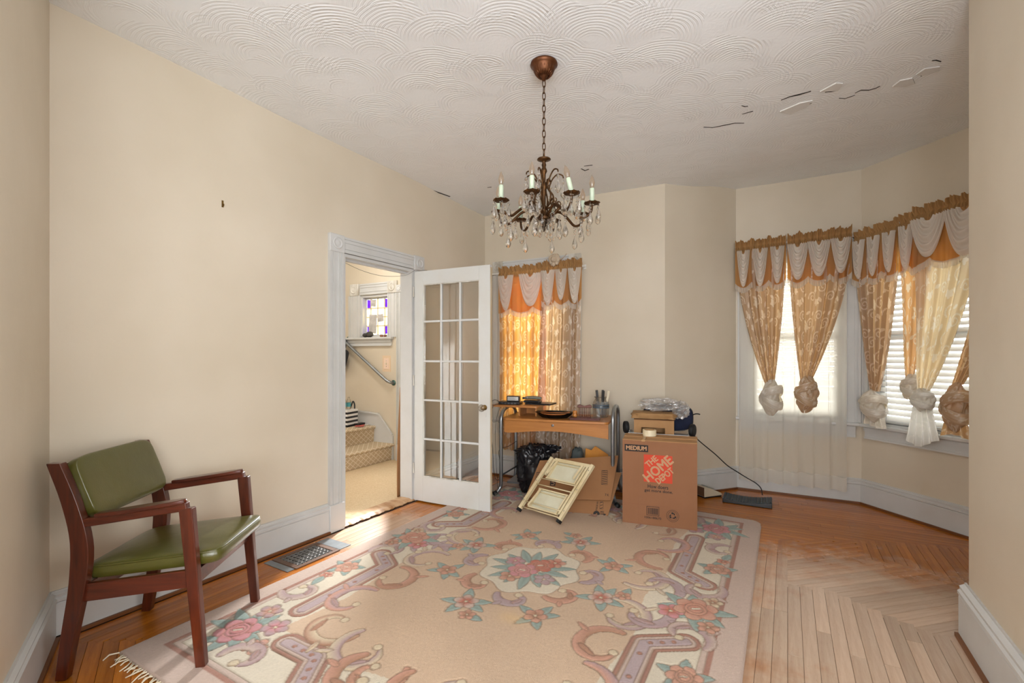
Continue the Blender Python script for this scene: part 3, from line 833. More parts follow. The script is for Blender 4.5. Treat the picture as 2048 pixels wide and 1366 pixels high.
# ================================================================== GLAZED DOOR
M_PANE = glass('old_door_glass', (.97, .975, .96), .05)
def superell(m, a, b, c, e1=.3, e2=.3, n=28, k=14, M=None, crown=0):
    """rounded-box solid (superellipsoid) with half sizes a,b,c"""
    sg = lambda v, e: math.copysign(abs(v) ** e, v)
    def fn(s, t):
        th, ph = 2 * PI * s, PI * (t * .996 + .002 - .5)
        cp = sg(math.cos(ph), e1)
        x, y, z = a * cp * sg(math.cos(th), e2), b * cp * sg(math.sin(th), e2), c * sg(math.sin(ph), e1)
        if crown and z > 0: z += crown * (1 - (x / a) ** 2) * (1 - (y / b) ** 2)
        v = Vector((x, y, z)); return M @ v if M is not None else v
    o = len(m.v); m.grid(fn, n, k, closed_u=True)
    m.f.append(tuple(o + i for i in range(n - 1, -1, -1))); m.f.append(tuple(o + k * n + i for i in range(n)))
    return m

hx, hy = off(FA, 2.36, .03)
d_ang = math.atan2(3.791 - hy, -.178 - hx); DW = math.hypot(3.791 - hy, -.178 - hx); DT = .036
door = thing('door_2', 'white fifteen-pane french door standing open into the room', 'door', (hx, hy, .0), d_ang, kind='structure')
gx = [.0918, .2766, .4685, .657]; gz = [.228, .555, .895, 1.234, 1.58, 1.904]
zb, zt = .012, 2.022
obj('stile', MB().box(0, gx[0], 0, DT, zb, zt), M_DOOR, door, bevel=.002, seg=1)
obj('stile', MB().box(gx[3], DW, 0, DT, zb, zt), M_DOOR, door, bevel=.002, seg=1)
obj('top_rail', MB().box(gx[0], gx[3], 0, DT, gz[5], zt), M_DOOR, door)
obj('bottom_rail', MB().box(gx[0], gx[3], 0, DT, zb, gz[0]), M_DOOR, door)
obj('grimy_edge', MB().box(DW, DW + .0015, .004, DT - .004, zb + .02, zt - .02), M_GRIME, door)
for x in gx[1:3]: obj('muntin', MB().box(x - .009, x + .009, .004, DT - .004, gz[0], gz[5]), M_DOOR, door, bevel=.004, seg=1)
for z in gz[1:5]:
    for i in range(3):
        a, b = gx[i] + (.009 if i else 0), gx[i + 1] - (.009 if i < 2 else 0)
        obj('muntin', MB().box(a, b, .004, DT - .004, z - .009, z + .009), M_DOOR, door, bevel=.004, seg=1)
bead = MB()
for a, b, c, d in ((gx[0], gx[0] + .008, gz[0], gz[5]), (gx[3] - .008, gx[3], gz[0], gz[5]), (gx[0] + .008, gx[3] - .008, gz[0], gz[0] + .008), (gx[0] + .008, gx[3] - .008, gz[5] - .008, gz[5])):
    bead.box(a, b, .006, DT - .006, c, d)
obj('glazing_bead', bead, M_TRIM_OLD, door)
for i in range(3):
    for j in range(5):
        w, h = gx[i + 1] - gx[i] - .016, gz[j + 1] - gz[j] - .016
        pn = obj('pane', MB().box(-w / 2, w / 2, -.0015, .0015, -h / 2, h / 2), M_PANE, door)
        pn.location = ((gx[i] + gx[i + 1]) / 2, DT / 2, (gz[j] + gz[j + 1]) / 2); pn.rotation_euler = (random.uniform(-.006, .006), 0, random.uniform(-.006, .006))
M_BRASS = mat('tarnished_brass', '9A7B46', .38, '6B5430', .5, 20, metal=.85)
M_CRYS = None
def crystal_mat():
    t = NT('cut_crystal')
    b = t.n('ShaderNodeBsdfGlass'); b.inputs['Roughness'].default_value = 0.02; b.inputs['IOR'].default_value = 1.5
    b.inputs[0].default_value = (.99, .985, .97, 1)
    tp = t.n('ShaderNodeBsdfTransparent'); tp.inputs[0].default_value = (.97, .965, .95, 1)
    m = t.n('ShaderNodeMixShader'); m.inputs[0].default_value = .4
    t.l(b.outputs[0], m.inputs[1]); t.l(tp.outputs[0], m.inputs[2]); return t.done(m.outputs[0])
M_CRYS = crystal_mat()
for s, yy in ((-1, 0), (1, DT)):
    R = Matrix.Translation((.712, yy, .86)) @ Matrix.Rotation(PI / 2 * (1 if s < 0 else -1), 4, 'X')
    k = obj('door_knob', MB().lathe([(.022, .0), (.022, .004), (.009, .008), (.008, .03), (.014, .034), (.014, .038)], 16, R), M_BRASS, door, smooth=True)
    obj('glass_knob', MB().lathe([(.012, .036), (.026, .042), (.03, .052), (.026, .064), (.012, .07)], 12, R), M_CRYS, k)
obj('keyhole_plate', MB().lathe([(.013, .0), (.013, .003), (.004, .0035)], 14, Matrix.Translation((.718, 0, .80)) @ Matrix.Diagonal((.8, 1, 1.5, 1)) @ Matrix.Rotation(PI / 2, 4, 'X')), M_DOOR, door)
for z in (.25, 1.02, 1.8): obj('hinge', MB().tube([(-.006, -.004, z), (-.006, -.004, z + .09)], .007, 8), M_TRIM_OLD, door)

# ================================================================== RUG
RC = Vector((.114, 2.798)); RP = Vector((.866, -.5)); RQ = Vector((.5, .866)); HP, HQ = 1.165, 1.585
st_ = .0052
NPx, NQx = int(2 * HP / st_) + 1, int(2 * HQ / st_) + 1
PX, QX = np.meshgrid(np.linspace(-HP, HP, NPx), np.linspace(-HQ, HQ, NQx))
RGBm = np.zeros((NQx, NPx, 3)); HGT = np.zeros((NQx, NPx))
def lin(c): return np.array(srgb(c))
C_FIELD, C_EDGE, C_CREAM, C_MAR, C_LAV = lin('DBBD9F'), lin('D6BFB2'), lin('EAE1CB'), lin('A86F60'), lin('BCA9B0')
C_LEAF, C_LEAF2, C_RED, C_PINK, C_PEACH, C_MAUVE, C_BROWN, C_CURL = lin('93B3AE'), lin('6A9592'), lin('C4604E'), lin('D98B98'), lin('DDA18A'), lin('B79AA2'), lin('B57F63'), lin('E6D5B4')
GROOVE = lin('8A6A54')
def sl(p, q, r):
    i0, i1 = np.searchsorted(PX[0], [p - r, p + r]); j0, j1 = np.searchsorted(QX[:, 0], [q - r, q + r])
    return slice(max(j0, 0), min(j1, NQx)), slice(max(i0, 0), min(i1, NPx))
def put(sl_, sd, col, shade=None, groove=.0035):
    """paint where sd<0; carve a dark groove along the outline"""
    if sd.size == 0: return
    m = sd < 0; sub = RGBm[sl_]; hh = HGT[sl_]
    c = col if shade is None else shade
    if shade is None: sub[m] = col
    else: sub[m] = shade[m]
    hh[m] = .0012
    if groove:
        g = np.abs(sd) < groove
        sub[g] = sub[g] * .45 + GROOVE * .55; hh[g] = -.0028
def leaf(p, q, ang, L, W, col=None, col2=None):
    s = sl(p, q, L * 1.2); x, y = PX[s] - p, QX[s] - q; c, n = math.cos(ang), math.sin(ang)
    u, v = (x * c + y * n) / L, (-x * n + y * c)
    tt = np.clip(u, 0, 1); half = W * np.sin(PI * tt ** .8) ** .8
    sd = np.where((u > 0) & (u < 1), np.abs(v) - half, .02)
    a, b = (C_LEAF if col is None else col), (C_LEAF2 if col2 is None else col2)
    f = np.clip(1 - np.abs(v) / (half * .55 + 1e-4), 0, 1)[..., None] * (.3 + .7 * (1 - tt))[..., None]
    put(s, sd, a, a * (1 - f) + b * f)
def petals(p, q, r, n, ang, col, core, stretch=1.0):
    for k in range(n):
        a = ang + 2 * PI * k / n
        cp, cq = p + math.cos(a) * r * .58, q + math.sin(a) * r * .58
        s = sl(cp, cq, r); x, y = PX[s] - cp, QX[s] - cq
        u, v = x * math.cos(a) + y * math.sin(a), -x * math.sin(a) + y * math.cos(a)
        d = np.sqrt((u / .46) ** 2 + (v / (.40 * stretch)) ** 2)
        sd = d * .44 - r * .44
        f = np.clip(-u / (r * .5) + .35, 0, 1)[..., None]
        put(s, sd, col, col * (1 - f) + core * f)
    s = sl(p, q, r * .3); sd = np.hypot(PX[s] - p, QX[s] - q) - r * .15
    put(s, sd, C_CURL, groove=.002)
def rose(p, q, r, ang, col, core):
    petals(p, q, r, 6, ang, col, core)
    for rr, a in ((.55, .4), (.36, 1.2)):
        s = sl(p, q, r); x, y = PX[s] - p, QX[s] - q
        sd = np.hypot(x * 1.1, y) - r * rr
        f = np.clip(np.hypot(x, y) / (r * rr), 0, 1)[..., None]
        put(s, sd, col, col * f + core * (1 - f))
    s = sl(p, q, r); x, y = PX[s] - p, QX[s] - q
    u, v = x * math.cos(ang) + y * math.sin(ang), -x * math.sin(ang) + y * math.cos(ang)
    put(s, np.maximum(np.abs(u) - r * .22, np.abs(v) - r * .07), C_CREAM, groove=.002)
def stroke(pts, ws, col, col2=None, groove=.0035):
    pts = np.array(pts); c = pts.mean(0); r = np.abs(pts - c).max() + max(ws) + .02
    s = sl(c[0], c[1], r); x, y = PX[s], QX[s]
    best = np.full(x.shape, 1.0); lat = np.zeros(x.shape)
    for i in range(len(pts) - 1):
        a, b = pts[i], pts[i + 1]; d = b - a; L = max((d ** 2).sum(), 1e-12)
        t = np.clip(((x - a[0]) * d[0] + (y - a[1]) * d[1]) / L, 0, 1)
        w = ws[i] + (ws[i + 1] - ws[i]) * t
        dist = np.hypot(x - a[0] - d[0] * t, y - a[1] - d[1] * t); sd = dist - w
        side = ((x - a[0]) * d[1] - (y - a[1]) * d[0])
        k = sd < best
        lat = np.where(k, np.sign(side) * dist / np.maximum(w, 1e-4), lat); best = np.where(k, sd, best)
    if col2 is None: put(s, best, col, groove=groove)
    else:
        f = np.clip(.5 + .6 * lat, 0, 1)[..., None]
        put(s, best, col, col * (1 - f) + col2 * f, groove)
def scroll(p, q, ang, R, turn=1, col=C_MAUVE, col2=C_CURL, w=.028, sweep=4.2):
    """C-scroll: thick in the belly, curling in at both ends"""
    n = 26; pts, ws = [], []
    for i in range(n + 1):
        t = i / n; a = ang + turn * (t - .5) * sweep
        rr = R * (1 - .62 * max(0, (t - .6) / .4) ** 1.4)
        pts.append((p + math.cos(a) * rr, q + math.sin(a) * rr)); ws.append(w * (.25 + .75 * math.sin(PI * min(t * .9 + .12, 1)) ** .8))
    stroke(pts, ws, col, col2)
    s = sl(*pts[-1], .05); put(s, np.hypot(PX[s] - pts[-1][0], QX[s] - pts[-1][1]) - w * .75, C_CURL)
    m = pts[n // 2]; leaf(m[0], m[1], ang + turn * 2.3, R * .9, w * .55, col, C_BROWN * .9); leaf(pts[n // 3][0], pts[n // 3][1], ang - turn * .9, R * .7, w * .5, col2, col)
def spray(p, q, ang, k=1.0, col=C_PEACH, core=C_RED, n=5, bud=False):
    for i in range(n):
        leaf(p, q, ang + 2 * PI * i / n + .3 * math.sin(i * 2.1), .13 * k, .028 * k)
    petals(p, q, .062 * k, 5, ang, col, core)
    if bud:
        b = ang + .9; pp, qq = p + math.cos(b) * .115 * k, q + math.sin(b) * .115 * k
        leaf(pp, qq, b + .8, .09 * k, .024 * k); petals(pp, qq, .04 * k, 5, ang, C_PEACH, C_BROWN)
def frame_band(pts):
    pts = [np.array(p) for p in pts]; P2 = []
    for i in range(len(pts) - 1):
        for k in range(7): P2.append(pts[i] + (pts[i + 1] - pts[i]) * k / 7)
    P2.append(pts[-1])
    stroke(P2, [.064] * len(P2), C_MAR); stroke(P2, [.044] * len(P2), C_EDGE * .97); stroke(P2, [.026] * len(P2), C_LAV)
    for i in range(2, len(P2) - 1, 2):
        s = sl(P2[i][0], P2[i][1], .03); put(s, np.hypot(PX[s] - P2[i][0], QX[s] - P2[i][1]) - .011, C_MAR * 1.15, groove=.002)

edge = np.minimum(HP - np.abs(PX), HQ - np.abs(QX))
RGBm[:] = C_EDGE
put((slice(None), slice(None)), .118 - edge, C_MAR, groove=0)
put((slice(None), slice(None)), .140 - edge, C_EDGE, groove=.003)
put((slice(None), slice(None)), .165 - edge, C_CREAM, groove=.0025)
wav = .45 + .02 * np.cos(PX * 9) + .02 * np.cos(QX * 8)
put((slice(None), slice(None)), wav - edge, C_FIELD, groove=0)
for sp in (-1, 1):
    for sq in (-1, 1):
        frame_band([(sp * .93, sq * .30), (sp * .775, sq * .40), (sp * .775, sq * .98)])
        frame_band([(sp * .30, sq * 1.34), (sp * .40, sq * 1.185), (sp * .60, sq * 1.185)])
        # corner bouquet
        c = (sp * .88, sq * 1.24); a0 = math.atan2(sq, sp)
        for k in range(9): leaf(c[0] + .03 * math.cos(k), c[1] + .03 * math.sin(k), a0 + 2 * PI * k / 9 + .2, .19 + .03 * (k % 2), .034)
        petals(c[0] - sp * .13, c[1] - sq * .10, .066, 5, a0, C_MAUVE, C_PINK); petals(c[0] + sp * .02, c[1] - sq * .17, .06, 5, a0 + .4, C_MAUVE, C_PEACH)
        petals(c[0] - sp * .19, c[1] + sq * .03, .055, 5, .3, C_PEACH, C_MAUVE)
        rose(c[0], c[1], .098, a0, C_PINK, C_RED)
        # scrolls inside the cream border
        scroll(sp * .97, sq * .86, (PI if sp > 0 else 0) + .3 * sq, .085, sp * sq, C_MAUVE, C_EDGE, .03)
        scroll(sp * .68, sq * 1.36, -sq * PI / 2 + .3 * sp, .085, -sp * sq, C_MAUVE, C_EDGE, .03)
        # border flower sprays
        q = sq * .54; p = sp * .965
        for k in range(5): leaf(p, q, k * 1.256 + .4, .12, .028)
        rose(p, q, .07, .3, C_PEACH, C_BROWN)
        petals(p + sp * .02, q + sq * .13, .04, 5, 0, C_PEACH, C_RED); leaf(p + sp * .02, q + sq * .15, sq * 1.3, .11, .026)
        # garland of scrolls framing the field
        for (gp, gq, ga, R, tn, cc, c2) in ((.60, .22, .1, .105, 1, C_MAUVE, C_CURL), (.64, .50, PI - .3, .10, -1, C_BROWN, C_PEACH), (.62, .78, .4, .10, 1, C_MAUVE, C_PEACH),
                                            (.50, .98, .9, .10, -1, C_BROWN, C_CURL), (.27, 1.03, 1.5, .105, 1, C_MAUVE, C_CURL), (.10, 1.12, 1.7, .085, -1, C_BROWN, C_PEACH)):
            a = math.atan2(sq * math.sin(ga), sp * math.cos(ga)); scroll(sp * gp, sq * gq, a, R * 1.28, tn * sp * sq, cc, c2)
    # middle of the long sides
    for tn in (-1, 1):
        scroll(sp * .70, tn * .13, (0 if sp > 0 else PI) + tn * .9, .13, tn * sp, C_MAUVE, C_LAV, .032, 3.2)
        scroll(sp * .93, tn * .26, -tn * PI / 2, .10, -tn * sp, C_MAUVE, C_EDGE, .028)
    for k in range(8): leaf(sp * .92, 0, 2 * PI * k / 8 + .2, .2 - .02 * (k % 3), .036)
    petals(sp * .82, -.07, .066, 5, .2, C_PINK, C_RED); petals(sp * .99, .12, .05, 5, .2, C_CURL, C_BROWN); petals(sp * 1.0, -.13, .05, 5, .2, C_PEACH, C_BROWN)
    rose(sp * .925, .01, .105, .5, C_PEACH * .95, C_RED)
for sq in (-1, 1):
    for tn in (-1, 1): scroll(tn * .15, sq * 1.16, sq * PI / 2 + tn * .8, .12, tn * sq, C_BROWN, C_PEACH, .032, 3.2)
    for k in range(8): leaf(0, sq * 1.34, 2 * PI * k / 8 + .3, .18, .034)
    petals(.10, sq * 1.30, .06, 5, .2, C_MAUVE, C_PINK); petals(-.11, sq * 1.36, .06, 5, .6, C_MAUVE, C_PEACH)
    rose(0, sq * 1.35, .09, .1, C_PEACH, C_RED)
# central medallion
rr = np.hypot(PX, QX * .94); th = np.arctan2(QX, PX)
s = (slice(None), slice(None)); put(s, rr - (.285 + .018 * np.cos(8 * th)), C_CREAM, groove=.003)
for k in range(8):
    a = k * PI / 4 + .2; rp, rq = .315 * math.cos(a), .335 * math.sin(a)
    scroll(rp, rq, a + .2, .085, 1, (C_MAUVE, C_BROWN)[k % 2], (C_LAV, C_PEACH)[k % 2], .030, 3.4)
for k in range(8):
    a = k * PI / 4 + .55; big = k % 2
    spray(.49 * math.cos(a), .52 * math.sin(a), a, .95 + .12 * big, (C_PEACH, C_EDGE)[k % 2], C_RED if big else C_BROWN, 5, bool(big))
for k in range(14): leaf(.07 * math.cos(k * .45), .07 * math.sin(k * .45), k * .449, .17 + .03 * (k % 2), .031)
for p, q, c1, c2 in ((.10, .13, C_PEACH, C_RED), (-.13, .04, C_MAUVE, C_PINK), (.13, -.09, C_MAUVE, C_LAV), (-.06, -.15, C_PEACH, C_BROWN)): petals(p, q, .062, 5, .4, c1, c2)
rose(.035, .055, .085, .5, C_RED * 1.05, C_PEACH); rose(-.03, -.05, .088, .2, C_PINK, C_PEACH)
RGBm = (RGBm * .80 + C_FIELD * .20) * .80
# years of wear: soft mottling, a pale yellow stain
mot = np.zeros_like(PX)
for _ in range(26):
    a, f, ph = rng.uniform(0, PI), rng.uniform(2, 16), rng.uniform(0, 6.3)
    mot += np.sin((PX * math.cos(a) + QX * math.sin(a)) * f + ph) / (1 + f * .12)
RGBm *= (1 + .02 * mot)[..., None]
RGBm *= (1 + rng.normal(0, .035, PX.shape))[..., None]
sx_ = np.exp(-(((PX - .17) / .07) ** 2 + ((QX + .52) / .05) ** 2)); RGBm = RGBm * (1 - .35 * sx_[..., None]) + lin('DEB878') * .35 * sx_[..., None]
mk = np.exp(-(((PX + .86) / .22) ** 2 + ((QX - .55) / .3) ** 2)); RGBm *= (1 - .06 * mk)[..., None]
Z = .0125 + HGT + .0012 * np.sin(PX * 5.1 + 1) * np.sin(QX * 3.7) + rng.normal(0, .00035, PX.shape)
# the near left end is rucked up under the chair
ruck = np.exp(-((QX + 1.46 - .05 * (PX + 1.1)) / .05) ** 2) * np.exp(-((PX + .62) / .26) ** 2); Z += .004 * ruck
ed = np.clip(edge / .012, 0, 1); Z = Z * np.sqrt(np.clip(1 - (1 - ed) ** 2, 0, 1))
jag = .006 * np.sin(QX * 23) * 1.0
X = RC.x + RP.x * PX + RQ.x * QX; Y = RC.y + RP.y * PX + RQ.y * QX
nv = PX.size
rm = bpy.data.meshes.new('rug')
idx = np.arange(nv).reshape(NQx, NPx)
quads = np.stack([idx[:-1, :-1], idx[:-1, 1:], idx[1:, 1:], idx[1:, :-1]], -1).reshape(-1, 4)
cr = .09; cp_, cq_ = HP - cr, HQ - cr
ax_, ay_ = np.abs(PX) - cp_, np.abs(QX) - cq_
outc = (ax_ > 0) & (ay_ > 0) & (np.hypot(ax_, ay_) > cr) & (QX > 0)
quads = quads[~outc.ravel()[quads].any(1)]
rm.vertices.add(nv); rm.vertices.foreach_set('co', np.stack([X, Y, Z + .0015], -1).ravel())
rm.loops.add(len(quads) * 4); rm.loops.foreach_set('vertex_index', quads.ravel().astype(np.int32))
rm.polygons.add(len(quads)); rm.polygons.foreach_set('loop_start', np.arange(0, len(quads) * 4, 4, dtype=np.int32)); 
rm.update(calc_edges=True); rm.validate()
ca = rm.color_attributes.new('dye', 'FLOAT_COLOR', 'POINT')
ca.data.foreach_set('color', np.concatenate([np.clip(RGBm, 0, 1).reshape(-1, 3), np.ones((nv, 1))], 1).astype(np.float32).ravel())
rm.shade_smooth()
def rug_mat():
    t = NT('carved_wool'); at = t.n('ShaderNodeAttribute', attribute_name='dye'); v = t.coords()
    n = t.noise(v, 420, 2, .7); c = t.mix(t.math('MULTIPLY', n, .35), at.outputs['Color'], t.mix(1, at.outputs['Color'], (.55, .5, .45, 1), 'MULTIPLY'))
    return t.done(t.bsdf(c, .95, 0, .08, t.bump(n, .6, .006), Sheen_Weight=.15))
rm.materials.append(rug_mat())
rug = bpy.data.objects.new('rug', rm); COL.objects.link(rug)
tag(rug, 'large carved wool rug with pink field and floral medallion', 'rug')
# fringe along the near short end
fr_ = MB()
for i in range(150):
    p = -HP + .01 + 2 * (HP - .01) * i / 149 + random.uniform(-.004, .004)
    q = -HQ; a = random.uniform(-.5, .5); L = random.uniform(.025, .06); z0 = .010
    base = RC + RP * p + RQ * q; d = RQ * -1 * math.cos(a) + RP * math.sin(a); b2 = random.uniform(-.02, .02)
    e = base + d * L; m_ = base + d * L * .5 + RP * b2
    fr_.tube([(base.x, base.y, z0), (m_.x, m_.y, .007), (e.x, e.y, .003)], [.0032, .0036, .0025], 4)
fo = obj('fringe', fr_, mat('cream_wool_fringe', 'D9CBB0', .95), rug, smooth=True); fo['kind'] = 'stuff'

# ================================================================== FLOOR REGISTER
M_IRON = mat('grey_painted_iron', '8E8A86', .45, '6F6A64', .5, 12, metal=.4)
reg = wthing('floor_register', 'ornate iron floor register grille beside the doorway baseboard', 'floor vent', FA)
g0, g1, h0, h1 = 1.035, 1.285, .115, .30
m = MB()
for b in ((g0 - .035, g1 + .035, -h0, -h0 + .03), (g0 - .035, g1 + .035, -h1 - .03, -h1), (g0 - .035, g0, -h1, -h0), (g1, g1 + .035, -h1, -h0)): m.box(b[0], b[1], b[2], b[3], 0, .006)
obj('frame', m, mat('brown_painted_iron', '6B4A36', .45, '5A4638', .5, 10, metal=.3), reg, bevel=.002, seg=1)
obj('dark_sheet', MB().box(g0, g1, -h1, -h0, .0004, .0012), mat('duct_shade', '0C0A09', .9), reg)  # flat black sheet stands in for the darkness below the grille
for b in ((g0 - .085, g0 - .04), (g1 + .04, g1 + .13)):
    obj('side_plate', MB().box(b[0], b[1], -h1 - .02, -h0 + .03, 0, .004), mat('galvanised_plate', '8F9496', .35, '777B7C', .5, 15, metal=.6), reg)
gr = MB(); nx, ny = 8, 6
for i in range(nx):
    for j in range(ny):
        cx_, cy_ = lerp(g0, g1, (i + .5) / nx), -lerp(h0, h1, (j + .5) / ny); r = .0118
        gr.tube([(cx_ + r * math.cos(a), cy_ + r * math.sin(a), .0035) for a in [k * PI / 5 for k in range(10)]], .0019, 5, closed=True)
        for s in (-1, 1):
            gr.tube([(cx_ + s * r * .95, cy_, .0035), (cx_ + s * r * 1.25, cy_ + .007, .0035), (cx_ + s * r * 1.6, cy_ + .003 * s, .0035)], .0016, 4)
        gr.tube([(cx_, cy_ - r, .0035), (cx_ + .004, cy_ - .003, .0035), (cx_ - .004, cy_ + .003, .0035), (cx_, cy_ + r, .0035)], .0015, 4)
obj('scroll_grille', gr, M_IRON, reg)

# ================================================================== ARMCHAIR
M_WALN = wood('walnut_stain', '2C0F07', '5C2613', .28, 2, 16, coat=.25)
M_WALNX = wood('walnut_stain_rail', '2E1008', '602815', .28, 0, 16, coat=.25)
def vinyl():
    t = NT('olive_vinyl'); v = t.coords()
    c = t.mix(t.noise(v, 5, 3, .6), rgba('413F13'), rgba('53511F'))
    h = t.math('ADD', t.noise(v, 220, 2, .5), t.math('MULTIPLY', t.noise(v, 14, 2, .5), 3))
    return t.done(t.bsdf(c, .3, 0, .6, t.bump(h, .12, .004), Coat_Weight=.3, Coat_Roughness=.22))
M_VINYL = vinyl()
CH = thing('armchair', 'walnut armchair with olive green vinyl seat and back', 'armchair', (-1.546, 2.135, .002), math.radians(6.5))
for s in (-1, 1):
    y = s * .252
    obj('front_leg', MB().beam((.252, y, .0135), (.196, y, .66), .032, .038, (1, 0, 0), .034, .052), M_WALN, CH, bevel=.004)
    poly = spline([(-.262, 0, 0), (-.235, .18, 0), (-.202, .38, 0), (-.196, .54, 0), (-.232, .70, 0), (-.288, .855, 0)], 5)
    wd = [lerp(.040, .066, min(i / 12, 1)) if i < 14 else lerp(.066, .05, (i - 14) / 11) for i in range(len(poly))]
    out = [(p.x - w / 2, p.y) for p, w in zip(poly, wd)] + [(p.x + w / 2, p.y) for p, w in reversed(list(zip(poly, wd)))]
    obj('back_leg', MB().prism(out, -.017, .017, Matrix.Translation((0, y, 0)) @ Matrix.Rotation(PI / 2, 4, 'X')), M_WALN, CH, bevel=.003)
    arm = obj('arm', MB().beam((-.185, y, .615), (.20, y, .668), .03, .034), M_WALNX, CH, bevel=.005)
    pad = MB()
    out = spline([(-.145, -.016, 0), (-.08, -.026, 0), (.05, -.03, 0), (.15, -.024, 0), (.19, -.012, 0), (.19, .012, 0), (.15, .024, 0), (.05, .03, 0), (-.08, .026, 0), (-.145, .016, 0)], 3)
    tilt = Matrix.Translation((0, y, .662)) @ Matrix.Rotation(-.137, 4, 'Y')
    pad.prism([(p.x, p.y) for p in out], -.009, .009, tilt)
    obj('arm_pad', pad, M_WALNX, arm, bevel=.006)
    obj('side_rail', MB().beam((-.195, s * .247, .335), (.215, s * .247, .372), .022, .07), M_WALNX, CH, bevel=.003)
obj('front_rail', MB().beam((.214, -.24, .366), (.214, .24, .366), .024, .06), M_WALNX, CH, bevel=.003)
obj('rear_rail', MB().beam((-.195, -.24, .335), (-.195, .24, .335), .024, .06), M_WALNX, CH, bevel=.003)
seat = MB()
superell(seat, .262, .228, .036, .35, .18, 48, 14, Matrix.Translation((.045, 0, .423)) @ Matrix.Rotation(-.09, 4, 'Y'), crown=.012)
so = obj('seat', seat, M_VINYL, CH, smooth=True)
R = Matrix.Translation((.045, 0, .423)) @ Matrix.Rotation(-.09, 4, 'Y')
loop = [R @ Vector((.258 * math.copysign(abs(math.cos(a)) ** .2, math.cos(a)), .225 * math.copysign(abs(math.sin(a)) ** .2, math.sin(a)), .022)) for a in [2 * PI * k / 60 for k in range(60)]]
obj('piping', MB().tube(loop, .0042, 6, closed=True), M_VINYL, so, smooth=True)
bk = MB(); RB = Matrix.Translation((-.215, 0, .742)) @ Matrix.Rotation(-.36, 4, 'Y')
superell(bk, .024, .236, .132, .3, .16, 48, 16, RB)
bo = obj('backrest', bk, M_VINYL, CH, smooth=True)
obj('back_board', MB().box(-.036, -.020, -.232, .232, -.118, .118).xf(RB), M_WALN, bo)

# small hook on the wall
hk = wthing('wall_hook', 'tiny brass picture hook on the bare left wall', 'hook', FA, .749, 0, 2.175)
obj('plate', MB().box(-.005, .005, -.003, 0, -.02, .02), M_BRASS, hk); obj('hook', MB().tube([(0, -.003, -.004), (0, -.01, -.016), (0, -.016, -.012), (0, -.016, -.002)], .002, 6), M_BRASS, hk)

# ================================================================== DESK
from mathutils import noise as mnoise
M_BEECH = wood('honey_laminate', 'A0652E', 'BC8044', .35, 0, 10)
M_STEEL = mat('satin_steel_tube', '9DA1A4', .28, '85898C', .5, 8, metal=.85)
M_BLACK = mat('black_plastic', '141416', .35, '1E1E20', .5, 30)
M_RUBBER = mat('matt_black_rubber', '0F0F10', .7)
DA = math.atan2(-.297, .885)
DSK = thing('desk', 'honey wood school desk with bent steel tube legs', 'desk', (-.095, 4.227, 0), DA)
def round_poly(x0, x1, y0, y1, r, corners=(1, 1, 1, 1), n=6):
    out = []
    for (cx_, cy_, a), on in zip(((x1 - r, y0 + r, -PI / 2), (x1 - r, y1 - r, 0), (x0 + r, y1 - r, PI / 2), (x0 + r, y0 + r, PI)), corners):
        if on: out += [(cx_ + r * math.cos(a + PI / 2 * k / n), cy_ + r * math.sin(a + PI / 2 * k / n)) for k in range(n + 1)]
        else: out.append((cx_ + r * math.copysign(1, math.cos(a + PI / 4)), cy_ + r * math.copysign(1, math.sin(a + PI / 4))))
    return out
obj('desk_top', MB().prism(round_poly(.0, .955, 0, .5, .05), .700, .722), M_BEECH, DSK, bevel=.004)
ap = [(.02, .70), (.02, .595)] + [(lerp(.06, .93, k / 16), .588 + .036 * math.sin(PI * k / 16) ** 1.2 - .008 * k / 16) for k in range(17)] + [(.95, .575), (.95, .70)]
am_ = obj('apron', MB().prism(ap, -.034, -.018, Matrix.Rotation(PI / 2, 4, 'X')), M_BEECH, DSK)
obj('lock', MB().lathe([(.012, 0), (.012, .004), (.008, .006), (.003, .006)], 16, Matrix.Translation((.47, .018, .672)) @ Matrix.Rotation(PI / 2, 4, 'X')), M_STEEL, am_)
def frame_tube(x, top, foot):
    yf, yb = .035, .47
    pts = [(x + foot, yf - .05, .032), (x + foot * .6, yf - .03, .044), (x + foot * .15, yf, .085), (x, yf, .16), (x, yf, .5), (x, yf, top - .12)]
    n = 10
    pts += [(x, lerp(yf, yb, .5) - (yb - yf) / 2 * math.cos(PI * k / n), top - .12 + .12 * math.sin(PI * k / n) ** .7) for k in range(1, n)]
    pts += [(x, yb, top - .12), (x, yb, .5), (x, yb, .16), (x + foot * .15, yb, .085), (x + foot * .6, yb + .03, .03), (x + foot, yb + .05, .016)]
    return MB().tube(spline(pts, 3), .0165, 10)
for x, top, foot in ((-.017, .80, -.05), (.985, .835, .05)):
    lg = obj('leg_frame', frame_tube(x, top, foot), M_STEEL, DSK, smooth=True)
    for yy, zz in ((-.017, .0325), (.522, .0175)): obj('foot_cap', MB().tube([(x + foot * .6, .035 + (-.03 if yy < .1 else .465), zz + .013), (x + foot * 1.1, yy, zz)], .0175, 10), M_RUBBER, lg, smooth=True)
sh_ = obj('raised_shelf', MB().prism(round_poly(-.16, .30, .15, .47, .03, (1, 0, 0, 1)), .801, .819), M_BEECH, DSK, bevel=.003)
for b in ((.10, .116, .19, .42, .722, .801), (.262, .278, .19, .42, .722, .801), (.116, .262, .40, .416, .722, .801)): obj('shelf_support', MB().box(*b), M_BEECH, DSK)
obj('lower_shelf', MB().box(.0, .97, .16, .42, .098, .108), mat('grey_laminate', '8C8A86', .4), DSK)
obj('shelf_edge', MB().box(.0, .97, .150, .16, .094, .112), M_STEEL, DSK)
